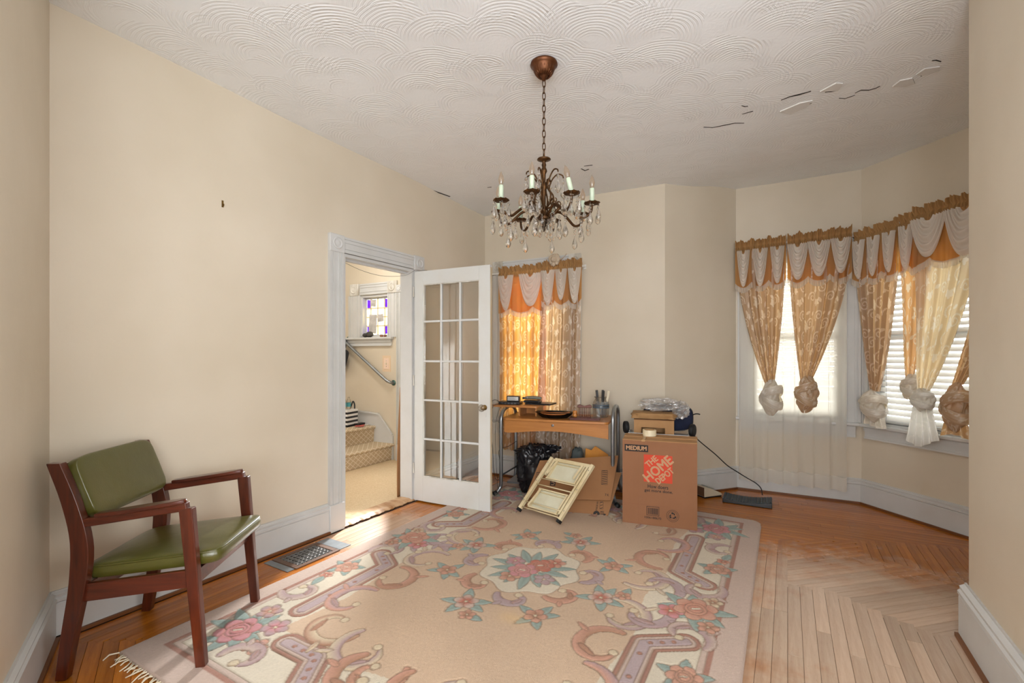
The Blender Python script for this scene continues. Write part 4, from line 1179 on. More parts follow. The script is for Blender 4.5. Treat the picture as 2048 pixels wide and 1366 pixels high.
obj('brace', MB().tube([(-.017, .05, .19), (.06, .30, .23), (.11, .44, .26)], .007, 8), M_RUBBER, DSK, smooth=True)
DM = Matrix.Translation((-.095, 4.227, 0)) @ Matrix.Rotation(DA, 4, 'Z')
def on_desk(name, label, cat, x, y, z=.7225, rz=0): return thing(name, label, cat, DM @ Vector((x, y, z)), DA + rz)
M_MAHOG = wood('mahogany_box', '3A130B', '5E2416', .3, 0, 14)
M_DARKW = wood('dark_carved_wood', '4A1C0E', '6E3118', .4, 2, 14)
ZS = .8195
t = on_desk('network_router', 'flat black router under the power adapter on the desk shelf', 'router', -.01, .29, ZS, .05)
obj('housing', MB().box(-.105, .105, -.07, .07, 0, .026), M_BLACK, t, bevel=.006)
for k in range(5): obj('port', MB().box(-.075 + k * .032, -.055 + k * .032, -.0715, -.069, .006, .018), mat('port_grey', '55585C', .5), t)
t = on_desk('power_adapter', 'black power adapter with white label lying on the router', 'adapter', .02, .29, ZS + .0265, .1)
obj('brick', MB().box(-.062, .062, -.035, .035, 0, .052), M_BLACK, t, bevel=.005)
obj('sticker', MB().box(-.052, .052, -.0365, -.035, .010, .044), mat('label_white', 'C9C9C4', .5), t)
ln = MB()
for k in range(5): ln.box(-.048, random.uniform(0, .048), -.0369, -.0365, .014 + k * .006, .016 + k * .006)
obj('printed_lines', ln, mat('print_grey', '5A5A5A', .6), t)
t = on_desk('laptop', 'closed thin black laptop jutting off the desk shelf', 'laptop', .27, .36, ZS, -.12)
obj('base', MB().prism(round_poly(-.13, .13, -.09, .09, .012), 0, .007), M_BLACK, t); obj('lid', MB().prism(round_poly(-.13, .13, -.09, .09, .012), .0075, .013), M_BLACK, t, bevel=.001, seg=1)
t = on_desk('battery_pack', 'black battery pack with blue clip on the laptop', 'battery', .20, .34, ZS + .0135, -.06)
obj('case', MB().box(-.08, .08, -.045, .03, 0, .026), M_BLACK, t, bevel=.008); obj('clip', MB().box(-.086, -.07, -.046, .0, .004, .02), mat('navy_plastic', '232C44', .4), t, bevel=.002)
t = on_desk('handheld_clipper', 'grey and black electric clipper lying on the battery pack', 'clipper', .20, .345, ZS + .043, .12)
cl = MB(); cl.tube(spline([(-.085, 0, .012), (-.05, 0, .016), (.0, 0, .018), (.05, 0, .015), (.08, 0, .012)], 4), [.012 + .006 * math.sin(PI * k / 16) for k in range(17)], 10)
obj('body', cl, mat('khaki_grey_plastic', '6E6A5A', .4), t, smooth=True); obj('blade_head', MB().box(-.104, -.083, -.016, .016, .003, .022), M_BLACK, t, bevel=.003); obj('ring', MB().tube([(-.06, 0, .016), (-.052, 0, .0165)], .0172, 12), M_STEEL, t)
t = on_desk('serving_tray_stack', 'two stacked black trays with scalloped rims on the desk', 'tray', .455, .165, .7225, .05)
octo = lambda r, k=.62: [(r * math.cos(PI / 4 * i + PI / 8), r * k * math.sin(PI / 4 * i + PI / 8)) for i in range(8)]
def tray(z, r):
    m = MB(); a, b, c = octo(r * .72), octo(r), octo(r * .97); ci = octo(r * .70); n = 8
    vs = [(x, y, z) for x, y in a] + [(x, y, z + .03) for x, y in b] + [(x, y, z + .03) for x, y in c] + [(x, y, z + .005) for x, y in ci]
    fs = [tuple(range(7, -1, -1)), tuple(range(24, 32))]
    for k in range(3): fs += [(k * 8 + i, k * 8 + (i + 1) % 8, (k + 1) * 8 + (i + 1) % 8, (k + 1) * 8 + i) for i in range(8)]
    return m.add(vs, fs)
M_LACQ = mat('black_lacquer', '0D0B0A', .3)
obj('lower_tray', tray(0, .165), M_LACQ, t); obj('upper_tray', tray(.022, .19), M_LACQ, t)
t = on_desk('wooden_plate', 'round brown wooden plate lying in the black trays', 'plate', .455, .165, .751)
obj('plate', MB().lathe([(.07, 0), (.115, .006), (.135, .016), (.132, .018), (.11, .010), (.02, .008)], 28), wood('plate_wood', '8A4A22', 'A9642F', .4), t, smooth=True)
obj('rim', MB().tube([(.134 * math.cos(a), .134 * math.sin(a), .0165) for a in [2 * PI * k / 28 for k in range(28)]], .003, 6, closed=True), wood('plate_rim', '9A5A2C', 'C08048', .4), t, smooth=True)
t = on_desk('mahogany_box', 'flat dark red wooden box carrying the peg rack', 'box', .735, .125, .7225, .08)
obj('body', MB().box(-.13, .13, -.055, .055, 0, .011), M_MAHOG, t, bevel=.002); obj('lid', MB().box(-.132, .132, -.057, .057, .0115, .019), M_MAHOG, t, bevel=.003)
obj('metal_inlay', MB().box(.118, .1325, -.04, .04, .004, .009), M_BRASS, t)
t = on_desk('peg_rack', 'carved dark wood rack of slim turned pegs on the red box', 'rack', .73, .13, .7420, .08)
obj('foot', MB().box(-.055, .055, -.02, .02, 0, .006), M_DARKW, t, bevel=.002)
for k in range(7): obj('peg', MB().lathe([(.0035, .006), (.003, .02), (.0042, .04), (.003, .06), (.0035, .085)], 8, Matrix.Translation((-.046 + k * .0153, 0, 0))), M_DARKW, t, smooth=True)
cr_ = [(-.062, .083), (-.06, .105), (-.045, .112), (-.02, .104), (0, .098), (.02, .104), (.045, .112), (.06, .105), (.062, .083)]
obj('crest', MB().prism(cr_, -.011, .011, Matrix.Rotation(PI / 2, 4, 'X')), M_DARKW, t, bevel=.004)
t = on_desk('turned_wooden_pot', 'small honey wood turned pot beside the peg rack', 'pot', .645, .13, .7420)
obj('pot', MB().lathe([(.016, 0), (.02, .004), (.02, .024), (.017, .028), (.02, .032), (.02, .05), (.016, .054), (.010, .056)], 18), wood('honey_turned', 'A9672B', 'C98A45', .4), t, smooth=True)
t = on_desk('glass_jar', 'clear glass storage jar holding black handled knives', 'jar', .845, .33)
jp = [(.052, 0), (.068, .006), (.072, .03), (.074, .10), (.070, .135), (.056, .160), (.052, .168), (.058, .180), (.061, .186)]
obj('jar_body', MB().lathe(jp + [(r - .004, z) for r, z in reversed(jp[1:])] + [(.03, .008)], 26), M_CRYS, t, smooth=True)
obj('label_band', MB().lathe([(.0748, .085), (.0755, .088), (.0758, .098), (.0748, .1)], 26, cap=False).lathe([(.0748, .107), (.0755, .109), (.0755, .116), (.0745, .118)], 26, cap=False), mat('slate_blue_band', '4E5B66', .5), t, smooth=True)
M_IVORY = mat('ivory_handle', 'D8CBB0', .4)
for k, (x, y, a, b, mt_) in enumerate(((-.014, .0, -.10, .02, 0), (.006, .012, .04, -.05, 0), (.028, -.006, .2, .05, 1), (.012, -.022, .08, .12, 0))):
    kn = thing('kitchen_knife', ('kitchen knife leaning left in the glass jar', 'upright kitchen knife at the middle of the glass jar', 'ivory handled knife leaning right in the glass jar', 'kitchen knife standing at the front of the glass jar')[k], 'knife', DM @ Vector((.845 + x, .33 + y, .7345)), DA)
    Rk = Matrix.Rotation(a, 4, 'Y') @ Matrix.Rotation(b, 4, 'X')
    obj('blade', MB().prism([(-.009, .012), (.009, .002), (.010, .13), (-.010, .13)], -.0008, .0008, Rk @ Matrix.Rotation(PI / 2, 4, 'X')), M_STEEL, kn)
    obj('handle', MB().box(-.011, .011, -.008, .008, .13, .235).xf(Rk), M_IVORY if mt_ else M_BLACK, kn, bevel=.004)
def cable(name, label, pts, r=.0025, cat='cable', m=None):
    o = obj(name, MB().tube(spline(pts, 8), r, 6), m or M_RUBBER, smooth=True); return tag(o, label, cat)
dk = lambda x, y, z: tuple(DM @ Vector((x, y, z)))
cable('coiled_wire', 'thin black cord looping down from the router beside the desk leg', [dk(-.10, .25, .835), dk(-.15, .21, .86), dk(-.175, .14, .80), dk(-.15, .10, .62), dk(-.12, .09, .42), dk(-.11, .09, .22), dk(-.085, .10, .13), dk(-.055, .13, .15), dk(-.07, .14, .30), dk(-.075, .15, .40), dk(.0, .19, .43), dk(.06, .26, .47)])
cable('charger_cord', 'thin black cord with a plug hanging off the desk shelf edge', [dk(.02, .25, .85), dk(-.05, .20, .835), dk(-.10, .14, .825), dk(-.15, .10, .80), dk(-.19, .08, .765)], .002)
cable('black_wire', 'thin straight wire dropping behind the left desk leg', [dk(-.06, .16, .815), dk(-.09, .13, .72), dk(-.105, .12, .55), dk(-.10, .13, .3), dk(-.09, .15, .03)], .0016)

# ================================================================== CARTONS, LADDER, BAGS
M_CARD = mat('brown_cardboard', '966A42', .75, '8A5E38', .6, 3, bump=.05, bscale=90)
M_CARDB = mat('moving_box_cardboard', '8C5F40', .75, '825635', .6, 3, bump=.05, bscale=90)
M_CARDL = mat('pale_cardboard', 'B08658', .75, 'A0764A', .5, 6)
M_INK = mat('box_black_ink', '1C1512', .7); M_RED = mat('box_orange_ink', 'C23A18', .65)
M_CARDINK = mat('unprinted_card', 'B58A66', .75)
BA = math.atan2(-.182, .499); BW, BD, BH = .53, .27, .628
BX = thing('moving_box', 'upright brown moving carton printed with a red square logo', 'box', (.842, 3.566, .0155), BA)
bd = MB(); e = .004
bd.box(0, BW, 0, e, 0, BH); bd.box(0, BW, BD - e, BD, 0, BH); bd.box(0, e, e, BD - e, 0, BH); bd.box(BW - e, BW, e, BD - e, 0, BH); bd.box(e, BW - e, e, BD - e, 0, e)
body = obj('carton_body', bd, M_CARDB, BX)
obj('top_flap', MB().box(0, BW, .001, BD * .5 - .001, BH, BH + .0045), M_CARDL, BX); obj('top_flap', MB().box(-.004, BW + .006, BD * .5 + .001, BD, BH + .004, BH + .009), M_CARDL, BX)
obj('packing_tape', MB().box(.14, .165, -.0008, BD, BH + .009, BH + .0098).box(.14, .165, -.0008, 0, BH - .006, BH + .0098), mat('clear_tape', 'B08A5E', .2), BX)
obj('crease', MB().box(.004, .33, -.0006, 0, .148, .1505), mat('crease_brown', '84563A', .8), body)
obj('seam', MB().box(.118, .1195, -.0006, 0, .0, BH), MATS['crease_brown'], body)
FACE = Matrix.Rotation(PI / 2, 4, 'X')
def printed(name, me, x, z, material, parent, y=-.0012, rot=0):
    return obj(name, me, material, parent, M=Matrix.Translation((x, y, z)) @ FACE @ Matrix.Rotation(rot, 4, 'Z'))
def plate(w, h): return MB().box(-w / 2, w / 2, -h / 2, h / 2, -.0004, 0)
printed('label_ground', plate(.172, .052), .102, .570, M_INK, body, -.0006)
printed('lettering', text_mesh('MEDIUM', .148, .030, bold=.05), .102, .570, M_CARDINK, body)
LX, LZ, LS = .258, .425, .203
printed('logo_square', plate(LS, LS), LX, LZ, M_RED, body, -.0006)
r45 = PI / 4
def logo(s, w, h, dx, dz): printed('lettering', text_mesh(s, w, h, bold=.045), LX + dx, LZ + dz, M_CARDINK, body, rot=.74)
logo('THE', .095, .042, -.046, .052); logo('HOME', .24, .068, .0, .002); logo('DEPOT', .148, .045, .047, -.047)
printed('lettering', text_mesh('How doers', .145, .026, bold=.02), .258, .292, M_INK, body)
printed('lettering', text_mesh('get more done.', .20, .026, bold=.02), .262, .258, M_INK, body)
bz = MB(); xx = -.035
while xx < .035:
    w = random.choice((.001, .0016, .0026)); bz.box(xx, xx + w, -.025, .022, -.0003, 0); xx += w + random.choice((.0012, .002))
printed('barcode', bz, .222, .108, M_INK, body)
fb = MB()
for b in ((-.045, .045, .031, .034), (-.045, .045, -.034, -.031), (-.045, -.042, -.034, .034), (.042, .045, -.034, .034)): fb.box(b[0], b[1], b[2], b[3], -.0003, 0)
printed('barcode_border', fb, .222, .108, M_INK, body)
printed('lettering', text_mesh('1006188670', .118, .016, bold=.015), .222, .058, M_INK, body)
rc_ = MB()
for r in (.044, .034):
    rc_.lathe([(r, 0), (r, .0004), (r - .002, .0004), (r - .002, 0)], 32, cap=False)
for k in range(3):
    a = k * 2 * PI / 3 + PI / 2
    Rk = Matrix.Rotation(a, 4, 'Z')
    rc_.prism([(.008, -.017), (.02, -.012), (.024, .0), (.029, .0), (.020, .012), (.010, .002), (.015, .001), (.013, -.006), (.006, -.009)], 0, .0004, Rk)
printed('recycling_emblem', rc_, .362, .088, M_INK, body)

BM = Matrix.Translation((.842, 3.566, .0155)) @ Matrix.Rotation(BA, 4, 'Z')
def on_box(name, label, cat, x, y, z, rz=0): return thing(name, label, cat, BM @ Vector((x, y, z)), BA + rz)
t = on_box('tape_roll', 'roll of clear packing tape on top of the moving box', 'tape', .185, .19, BH + .0095)
obj('wound_tape', MB().lathe([(.05, 0), (.052, .002), (.052, .046), (.05, .048), (.041, .048), (.041, 0)], 28), mat('yellowed_tape', 'D6C08E', .25, 'E6DFC8', .6, 5), t, bevel=0, smooth=False)
obj('core', MB().lathe([(.041, .0), (.041, .048), (.038, .048), (.038, .0)], 28, cap=False), M_CARDL, t)
# wheeled cart behind the box
CA = BA
CT = thing('wheeled_cart', 'upturned folding cart with two black wheels and silver tray', 'cart', (1.245, 3.975, 0), CA)
obj('tray', MB().box(-.235, .235, -.10, .10, .607, .617), mat('silver_sheet', 'B9BCBE', .3, metal=.7), CT, bevel=.003)
obj('tray_rim', MB().box(-.235, .235, -.105, -.10, .607, .634).box(-.24, -.235, -.105, .105, .607, .634).box(.235, .24, -.105, .105, .607, .634), mat('white_enamel', 'D9D9D6', .35), CT)
for x in (-.215, .215):
    for y in (-.09, .09): obj('leg', MB().tube([(x, y, .0), (x, y, .607)], .010, 8), M_STEEL, CT, smooth=True)
for s in (-1, 1):
    w = obj('wheel', MB().lathe([(.02, -.016), (.046, -.018), (.052, -.012), (.052, .012), (.046, .018), (.02, .016)], 24, Matrix.Translation((s * .268, -.02, .666)) @ Matrix.Rotation(PI / 2 - .35 * s, 4, 'Z') @ Matrix.Rotation(PI / 2, 4, 'X')), M_RUBBER, CT, smooth=True)
    obj('axle', MB().tube([(s * .235, -.02, .63), (s * .268, -.02, .666)], .006, 8), M_STEEL, w)
cm_ = lambda x, y, z: Matrix.Translation((1.245, 3.975, 0)) @ Matrix.Rotation(CA, 4, 'Z') @ Vector((x, y, z))
t = thing('small_carton', 'small open fronted cardboard carton on the cart', 'box', cm_(-.035, -.005, .6175), CA)
b = MB(); b.box(-.16, .16, -.085, .085, .0, .005); b.box(-.16, .16, .08, .085, .005, .125); b.box(-.16, -.155, -.085, .08, .005, .125); b.box(.155, .16, -.085, .08, .005, .125)
b.box(-.155, .155, -.085, -.08, .065, .125); b.box(-.155, -.10, -.085, -.08, .005, .065); b.box(.09, .155, -.085, -.08, .005, .065)
obj('carton_body', b, M_CARDL, t); obj('lid', MB().box(-.162, .162, -.087, .087, .125, .130), M_CARD, t)
def crumple(a, b, c, seed, amp=.25, f=3.0, n=28, k=18, e=.7):
    m = MB(); superell(m, 1, 1, 1, e, e, n, k); vs = []
    for v in m.v:
        V = Vector(v); q = V * f + Vector((seed * 7.1, seed * 3.3, seed))
        d = mnoise.noise(q) + .6 * (1 - abs(mnoise.noise(q * 2.3)) * 2) * .6 + .35 * mnoise.noise(q * 4.7)
        V = V * (1 + amp * d); vs.append((V.x * a, V.y * b, V.z * c))
    m.v = vs; return m
def sit(m, z=0):
    lo = min(v[2] for v in m.v); m.v = [(x, y, zz - lo + z) for x, y, zz in m.v]; return m
t = thing('paper_parcel', 'crumpled brown paper parcel lying on the small carton', 'parcel', cm_(-.035, -.005, .748), CA)
obj('parcel', sit(crumple(.17, .10, .026, 3, .22, 2.6, e=.35)), mat('kraft_paper', 'B08A5E', .7, '9F7749', .5, 12), t, smooth=True)
pz_ = .79
t = thing('plastic_bag', 'clear crinkled plastic bag heaped on the brown parcel', 'bag', cm_(.01, -.01, pz_ + .018), CA)
def plastic():
    tt = NT('clear_polythene'); tp = tt.n('ShaderNodeBsdfTransparent'); gl = tt.n('ShaderNodeBsdfGlossy'); df = tt.n('ShaderNodeBsdfDiffuse')
    gl.inputs['Roughness'].default_value = .18; df.inputs[0].default_value = (.8, .8, .8, 1)
    m1 = tt.n('ShaderNodeMixShader'); m1.inputs[0].default_value = .35; tt.l(gl.outputs[0], m1.inputs[1]); tt.l(df.outputs[0], m1.inputs[2])
    m2 = tt.n('ShaderNodeMixShader'); m2.inputs[0].default_value = .38; tt.l(tp.outputs[0], m2.inputs[1]); tt.l(m1.outputs[0], m2.inputs[2]); return tt.done(m2.outputs[0])
M_POLY = plastic()
obj('bag_film', sit(crumple(.14, .085, .042, 11, .45, 2.2, 60, 36, .8)), M_POLY, t)
obj('bag_tail', sit(crumple(.06, .07, .055, 17, .5, 2.6, 24, 16, .8), -.055).xf(Matrix.Translation((.165, 0, 0))), M_POLY, t)
t = thing('navy_cushion', 'navy blue padded seat shell standing behind the plastic bag', 'seat', cm_(.07, .155, .607), CA)
cu = MB(); superell(cu, .205, .028, .115, .6, .5, 40, 16, Matrix.Translation((0, 0, .14)))
obj('pad', cu, mat('navy_cloth', '16203C', .85, '0F1730', .5, 30), t, smooth=True)
obj('stand', MB().box(-.02, .02, -.01, .01, -.607, .03), M_STEEL, t)
obj('piping', MB().tube([(.206 * math.copysign(abs(math.cos(a)) ** .6, math.cos(a)), -.012, .14 + .116 * math.copysign(abs(math.sin(a)) ** .6, math.sin(a))) for a in [2 * PI * k / 48 for k in range(48)]], .004, 6, closed=True), M_BLACK, t, smooth=True)
obj('strap', MB().tube(spline([(.18, 0, .15), (.215, 0, .172), (.24, -.01, .178), (.262, -.01, .174)], 5), .005, 6), M_RUBBER, t, smooth=True)

# flattened cartons leaning on the desk
def ray_plane(px, py, p0, n):
    d = Vector(((px - 1024) / 936, 1, (712 - py) / 936)); o = Vector((0, 0, 1.28))
    return o + d * ((Vector(p0) - o).dot(n) / d.dot(n))
fa_ = Vector((.971, -.237, 0)).normalized(); fb_ = (Vector((.237, .971, 0)) * .62 + Vector((0, 0, .80))).normalized(); fn_ = fa_.cross(fb_).normalized()
def sheet(name, label, corners, p0, parts=()):
    ps = [ray_plane(x, y, p0, fn_) for x, y in corners]
    org = ps[0]; Mx = Matrix((fa_, fb_, fn_)).transposed().to_4x4(); Mx.translation = org
    t = bpy.data.objects.new(name, None); COL.objects.link(t); t.matrix_world = Mx; tag(t, label, 'cardboard')
    inv = Mx.inverted(); poly = [(inv @ p).xy[:] for p in ps]
    m = MB().prism(poly, -.0075, 0); obj('panel', m, M_CARD, t)
    obj('folded_panel', MB().prism([(x * .992 + .003, y * .985 + .006) for x, y in poly], -.017, -.0095), M_CARD, t)
    return t, inv, p0
p_back = (.09, 3.885, .0155)
t1, inv1, _ = sheet('flattened_carton', 'flattened brown carton resting on the rug behind the step ladder', [(1046, 1024), (1214, 1037), (1243, 945), (1082, 940)], p_back)
p_fr = Vector(p_back) - fn_ * 0.0 + Vector((-.237, -.971, 0)) * .035
t2, inv2, _ = sheet('flattened_carton', 'upper flattened brown carton showing a striped stamp beside the moving box', [(1050, 995), (1221, 1001), (1237, 911), (1080, 921)], p_fr)
def stamp(t, inv, p0, px, py, m, mt_=None, rot=0):
    p = inv @ ray_plane(px, py, p0, fn_); return obj('printed_mark', m, mt_ or M_INK, t, M=Matrix.Translation((p.x, p.y, .0006)) @ Matrix.Rotation(rot, 4, 'Z'))
def hatch(w, h, n):
    m = MB()
    for b in ((-w / 2, w / 2, h / 2 - .002, h / 2), (-w / 2, w / 2, -h / 2, -h / 2 + .002), (-w / 2, -w / 2 + .002, -h / 2, h / 2), (w / 2 - .002, w / 2, -h / 2, h / 2)): m.box(*b, -.0003, 0)
    for k in range(n):
        y = lerp(-h / 2 + .006, h / 2 - .006, k / (n - 1)); m.add([(-w / 2 + .004, y - .004, 0), (w / 2 - .004, y + .004, 0), (w / 2 - .004, y + .009, 0), (-w / 2 + .004, y + .001, 0)], [(0, 1, 2, 3)])
    return m
stamp(t2, inv2, p_fr, 1209, 955, hatch(.05, .125, 8)); stamp(t2, inv2, p_fr, 1075, 958, hatch(.035, .12, 7))
stamp(t2, inv2, p_fr, 1106, 963, plate(.045, .075)); stamp(t2, inv2, p_fr, 1133, 963, plate(.055, .035), M_RED)
stamp(t2, inv2, p_fr, 1106, 963, text_mesh('UM', .06, .028, bold=.02), M_CARDINK, PI / 2)
stamp(t2, inv2, p_fr, 1214, 990, text_mesh('7 K', .03, .02, bold=.015)); 
em = MB().lathe([(.026, 0), (.026, .0004), (.006, .0004), (.006, 0)], 20, cap=False)
stamp(t1, inv1, p_back, 1193, 1028, em); stamp(t1, inv1, p_back, 1204, 1028, hatch(.03, .045, 4)); stamp(t1, inv1, p_back, 1209, 1030, plate(.018, .02)); stamp(t1, inv1, p_back, 1085, 1025, plate(.03, .045))
stamp(t1, inv1, p_back, 1194, 1012, text_mesh('MADE IN', .07, .014, bold=.02), None, PI / 2 - .1); stamp(t1, inv1, p_back, 1203, 1011, hatch(.028, .06, 3))

# folding step ladder
M_CREAMP = mat('worn_cream_paint', 'D8CDAC', .5, 'BFA878', .5, 5, bump=.08, bscale=40)
FLp, FRp, TLp = Vector((.06, 3.775, .03)), Vector((.352, 3.50, .03)), Vector((.345, 3.915, .425))
lx = (FRp - FLp).normalized(); LWd = (FRp - FLp).length; up_ = TLp - FLp; ly = (up_ - lx * up_.dot(lx)); shear = up_.dot(lx); LH = ly.length; ly.normalize(); lz = lx.cross(ly)
Ml = Matrix((lx, ly, lz)).transposed().to_4x4(); Ml.translation = FLp
LD = bpy.data.objects.new('step_ladder', None); COL.objects.link(LD); LD.matrix_world = Ml; tag(LD, 'small folded cream metal step ladder leaning on flat cartons', 'step ladder')
sx2 = shear / LH
def lp(x, y, z=0): return (x + sx2 * y, y, z)
for x in (0, LWd):
    r_ = obj('rail', MB().beam(lp(x, 0, .012), lp(x, LH, .012), .026, .030, (0, 0, 1)), M_CREAMP, LD, bevel=.003)
    obj('foot', MB().beam(lp(x, -.004, .012), lp(x, .02, .012), .030, .034, (0, 0, 1)), M_RUBBER, r_, bevel=.002)
obj('inner_rail', MB().beam(lp(LWd - .036, .06, .008), lp(LWd - .036, LH - .02, .008), .016, .022, (0, 0, 1)), M_CREAMP, LD, bevel=.002)
obj('inner_rail', MB().beam(lp(.034, LH - .16, .008), lp(.034, LH - .01, .008), .016, .022, (0, 0, 1)), M_CREAMP, LD, bevel=.002)
M_STEPP = mat('ivory_step_paint', 'CFCDB8', .5, 'BDB69A', .5, 6)
for y0, y1 in ((.055, .215), (.315, .475)):
    s_ = MB(); a, b = .055, LWd - .055
    s_.add([lp(a, y0, -.012), lp(b, y0, -.012), lp(b, y1, -.012), lp(a, y1, -.012), lp(a, y0, -.006), lp(b, y0, -.006), lp(b, y1, -.006), lp(a, y1, -.006)], [(0, 3, 2, 1), (4, 5, 6, 7), (0, 1, 5, 4), (1, 2, 6, 5), (2, 3, 7, 6), (3, 0, 4, 7)])
    so_ = obj('step', s_, M_STEPP, LD)
    for yy in (y0, y1): obj('step_lip', MB().beam(lp(a, yy, .002), lp(b, yy, .002), .010, .024, (0, 0, 1)), M_CREAMP, so_)
    for xx_ in (a + .01, b - .01): obj('step_lip', MB().beam(lp(xx_, y0, .002), lp(xx_, y1, .002), .010, .022, (0, 0, 1)), M_CREAMP, so_)
    obj('stiffener', MB().beam(lp(a + .02, y1 - .025, .0), lp(b - .02, y1 - .025, .0), .006, .012, (0, 0, 1)), M_CREAMP, so_)
for y in (.085, .035, .245, .30): obj('cross_bar', MB().tube([lp(.0, y, .016), lp(LWd - .02, y, .016)], .0045, 8), M_CREAMP, LD, smooth=True)
obj('brace', MB().beam(lp(.05, .35, .02), lp(.075, .475, .02), .018, .006, (0, 0, 1)), M_CREAMP, LD); obj('brace', MB().beam(lp(.06, .06, .02), lp(.085, .215, .02), .018, .006, (0, 0, 1)), M_CREAMP, LD)
obj('brace', MB().beam(lp(LWd - .09, .35, .02), lp(LWd - .08, .475, .02), .018, .006, (0, 0, 1)), M_CREAMP, LD)
obj('top_cap', MB().beam(lp(.03, LH - .012, .004), lp(LWd - .02, LH - .012, .004), .030, .016, (0, 0, 1)), M_CREAMP, LD, bevel=.003)
for x in (.0, LWd):
    for y in (.09, .27, .44): obj('rivet', MB().ball(lp(x, y, .028), .004, 8, 4), M_STEEL, LD)

# bags and papers under the desk
M_BIN = mat('black_bin_bag', '0E0E11', .28, '17171B', .5, 8, bump=.3, bscale=18)
t = thing('bin_bag', 'crumpled black plastic bin bag slumped under the desk', 'bag', (.21, 4.28, .0155), DA)
obj('bag', sit(crumple(.14, .11, .2, 5, .26, 1.9, 90, 60, .7)), M_BIN, t, smooth=True)
obj('bag_neck', sit(crumple(.17, .06, .035, 9, .4, 2.5, 60, 34, .7), .36).xf(Matrix.Translation((.06, .03, 0)) @ Matrix.Rotation(-.1, 4, 'Y')), M_BIN, t)
t = thing('yellow_carton', 'narrow yellow printed box poking out behind the bin bag', 'box', (.145, 4.46, .112), DA)
obj('box', MB().box(-.012, .012, -.03, .03, 0, .24), mat('yellow_print', 'C9A41E', .5, '6B5A22', .35, 40), t)
t = thing('padded_envelope', 'orange padded envelope sticking up behind the flat cartons', 'envelope', (.77, 4.27, .112), DA)
obj('envelope', MB().prism([(-.11, .0), (.10, .0), (.10, .27), (-.02, .34), (-.055, .30), (-.11, .315)], -.006, .006, Matrix.Rotation(PI / 2 - .2, 4, 'X')), mat('orange_paper', 'DB8F1E', .6, 'C87A14', .5, 10), t, bevel=.003)
t = thing('grey_pouch', 'dark grey fabric pouch slumped beside the orange envelope', 'pouch', (.60, 4.33, .112), DA)
obj('pouch', sit(crumple(.05, .03, .14, 21, .25, 2.2, 22, 16, .6)), mat('grey_canvas', '4A504E', .8), t, smooth=True)

# foot pedal, cord and scale by the bay wall
t = thing('foot_pedal', 'ribbed black foot pedal lying on the bare floor by the bay', 'pedal', (2.056, 4.09, .001), math.radians(-29))
def ptop(x): return .022 + .02 * ((x + .02) / .19) ** 2
pp = [(-.19, 0), (.19, 0)] + [(lerp(.19, -.19, k / 14), ptop(lerp(.19, -.19, k / 14))) for k in range(15)]
obj('base', MB().prism(pp, -.10, .10, Matrix.Rotation(PI / 2, 4, 'X')), M_BLACK, t, bevel=.004)
M_PADR = mat('dusty_slate_rubber', '2E3A44', .55, '3C4952', .5, 20)
for k in range(17):
    x = lerp(-.178, .178, k / 16); obj('rib', MB().beam((x, -.09, ptop(x) + .003), (x, .09, ptop(x) + .003), .014, .007), M_PADR, t)
cable('pedal_cord', 'black cord running from the cart down the wall to the foot pedal', [cm_(.26, .02, .655), (1.60, 4.03, .56), (1.78, 4.10, .42), (1.93, 4.20, .30), (2.06, 4.28, .22), (2.14, 4.27, .17), (2.205, 4.23, .13), (2.235, 4.20, .09), (2.225, 4.16, .045)], .0045)
t = thing('postal_scale', 'beige wedge shaped scale with round plate on the floor', 'scale', (1.80, 4.30, .0012), math.radians(20))
obj('foot', MB().box(-.10, .09, -.07, .07, 0, .012), M_BLACK, t)
obj('housing', MB().prism([(-.105, .0), (.10, .0), (.085, .022), (-.075, .085), (-.105, .085)], -.075, .075, Matrix.Translation((0, 0, .012)) @ Matrix.Rotation(PI / 2, 4, 'X')), mat('beige_plastic', 'BFB29A', .5), t, bevel=.003)
obj('front_panel', MB().prism([(-.107, .004), (-.104, .004), (-.104, .082), (-.107, .082)], -.07, .07, Matrix.Translation((0, 0, .012)) @ Matrix.Rotation(PI / 2, 4, 'X')), mat('brown_plastic', '5E3F26', .5), t)
obj('weigh_plate', MB().lathe([(.055, 0), (.06, .004), (.055, .008), (.01, .009)], 24, Matrix.Translation((.0, 0, .074)) @ Matrix.Rotation(.34, 4, 'Y')), mat('grey_plate', '9A9A90', .45), t, smooth=True)

# ================================================================== HALL THINGS
t = wthing('handrail', 'sloping aluminium handrail on the hall wall above the stairs', 'handrail', FH)
obj('rail', MB().tube(spline([(-2.085, -.01, 1.50), (-2.085, -.055, 1.478), (-2.04, -.065, 1.44), (-1.7, -.065, 1.205), (-1.40, -.065, 1.0), (-1.345, -.06, .968), (-1.318, -.03, .952), (-1.312, -.004, .95)], 6), .018, 10), M_STEEL, t, smooth=True)
for u, z in ((-2.085, 1.50), (-1.312, .95)): obj('flange', MB().lathe([(.034, 0), (.034, .006), (.022, .012)], 18, Matrix.Translation((u, 0, z)) @ Matrix.Rotation(PI / 2, 4, 'X')), mat('verdigris', '3E5A52', .5, metal=.5), t, smooth=True)
t = wthing('light_switch', 'ivory light switch plate on the hall wall below the handrail window', 'switch', FH, -1.425, 0, 1.185)
obj('backing', MB().box(-.068, .068, -.003, 0, -.1, .1), mat('bare_backing', 'D8BFA0', .7), t); obj('cover_plate', MB().box(-.042, .042, -.009, -.003, -.068, .068), mat('ivory_plate', 'E3C9B4', .4), t, bevel=.003)
obj('toggle', MB().box(-.006, .006, -.022, -.009, -.012, .012), M_IVORY, t); 
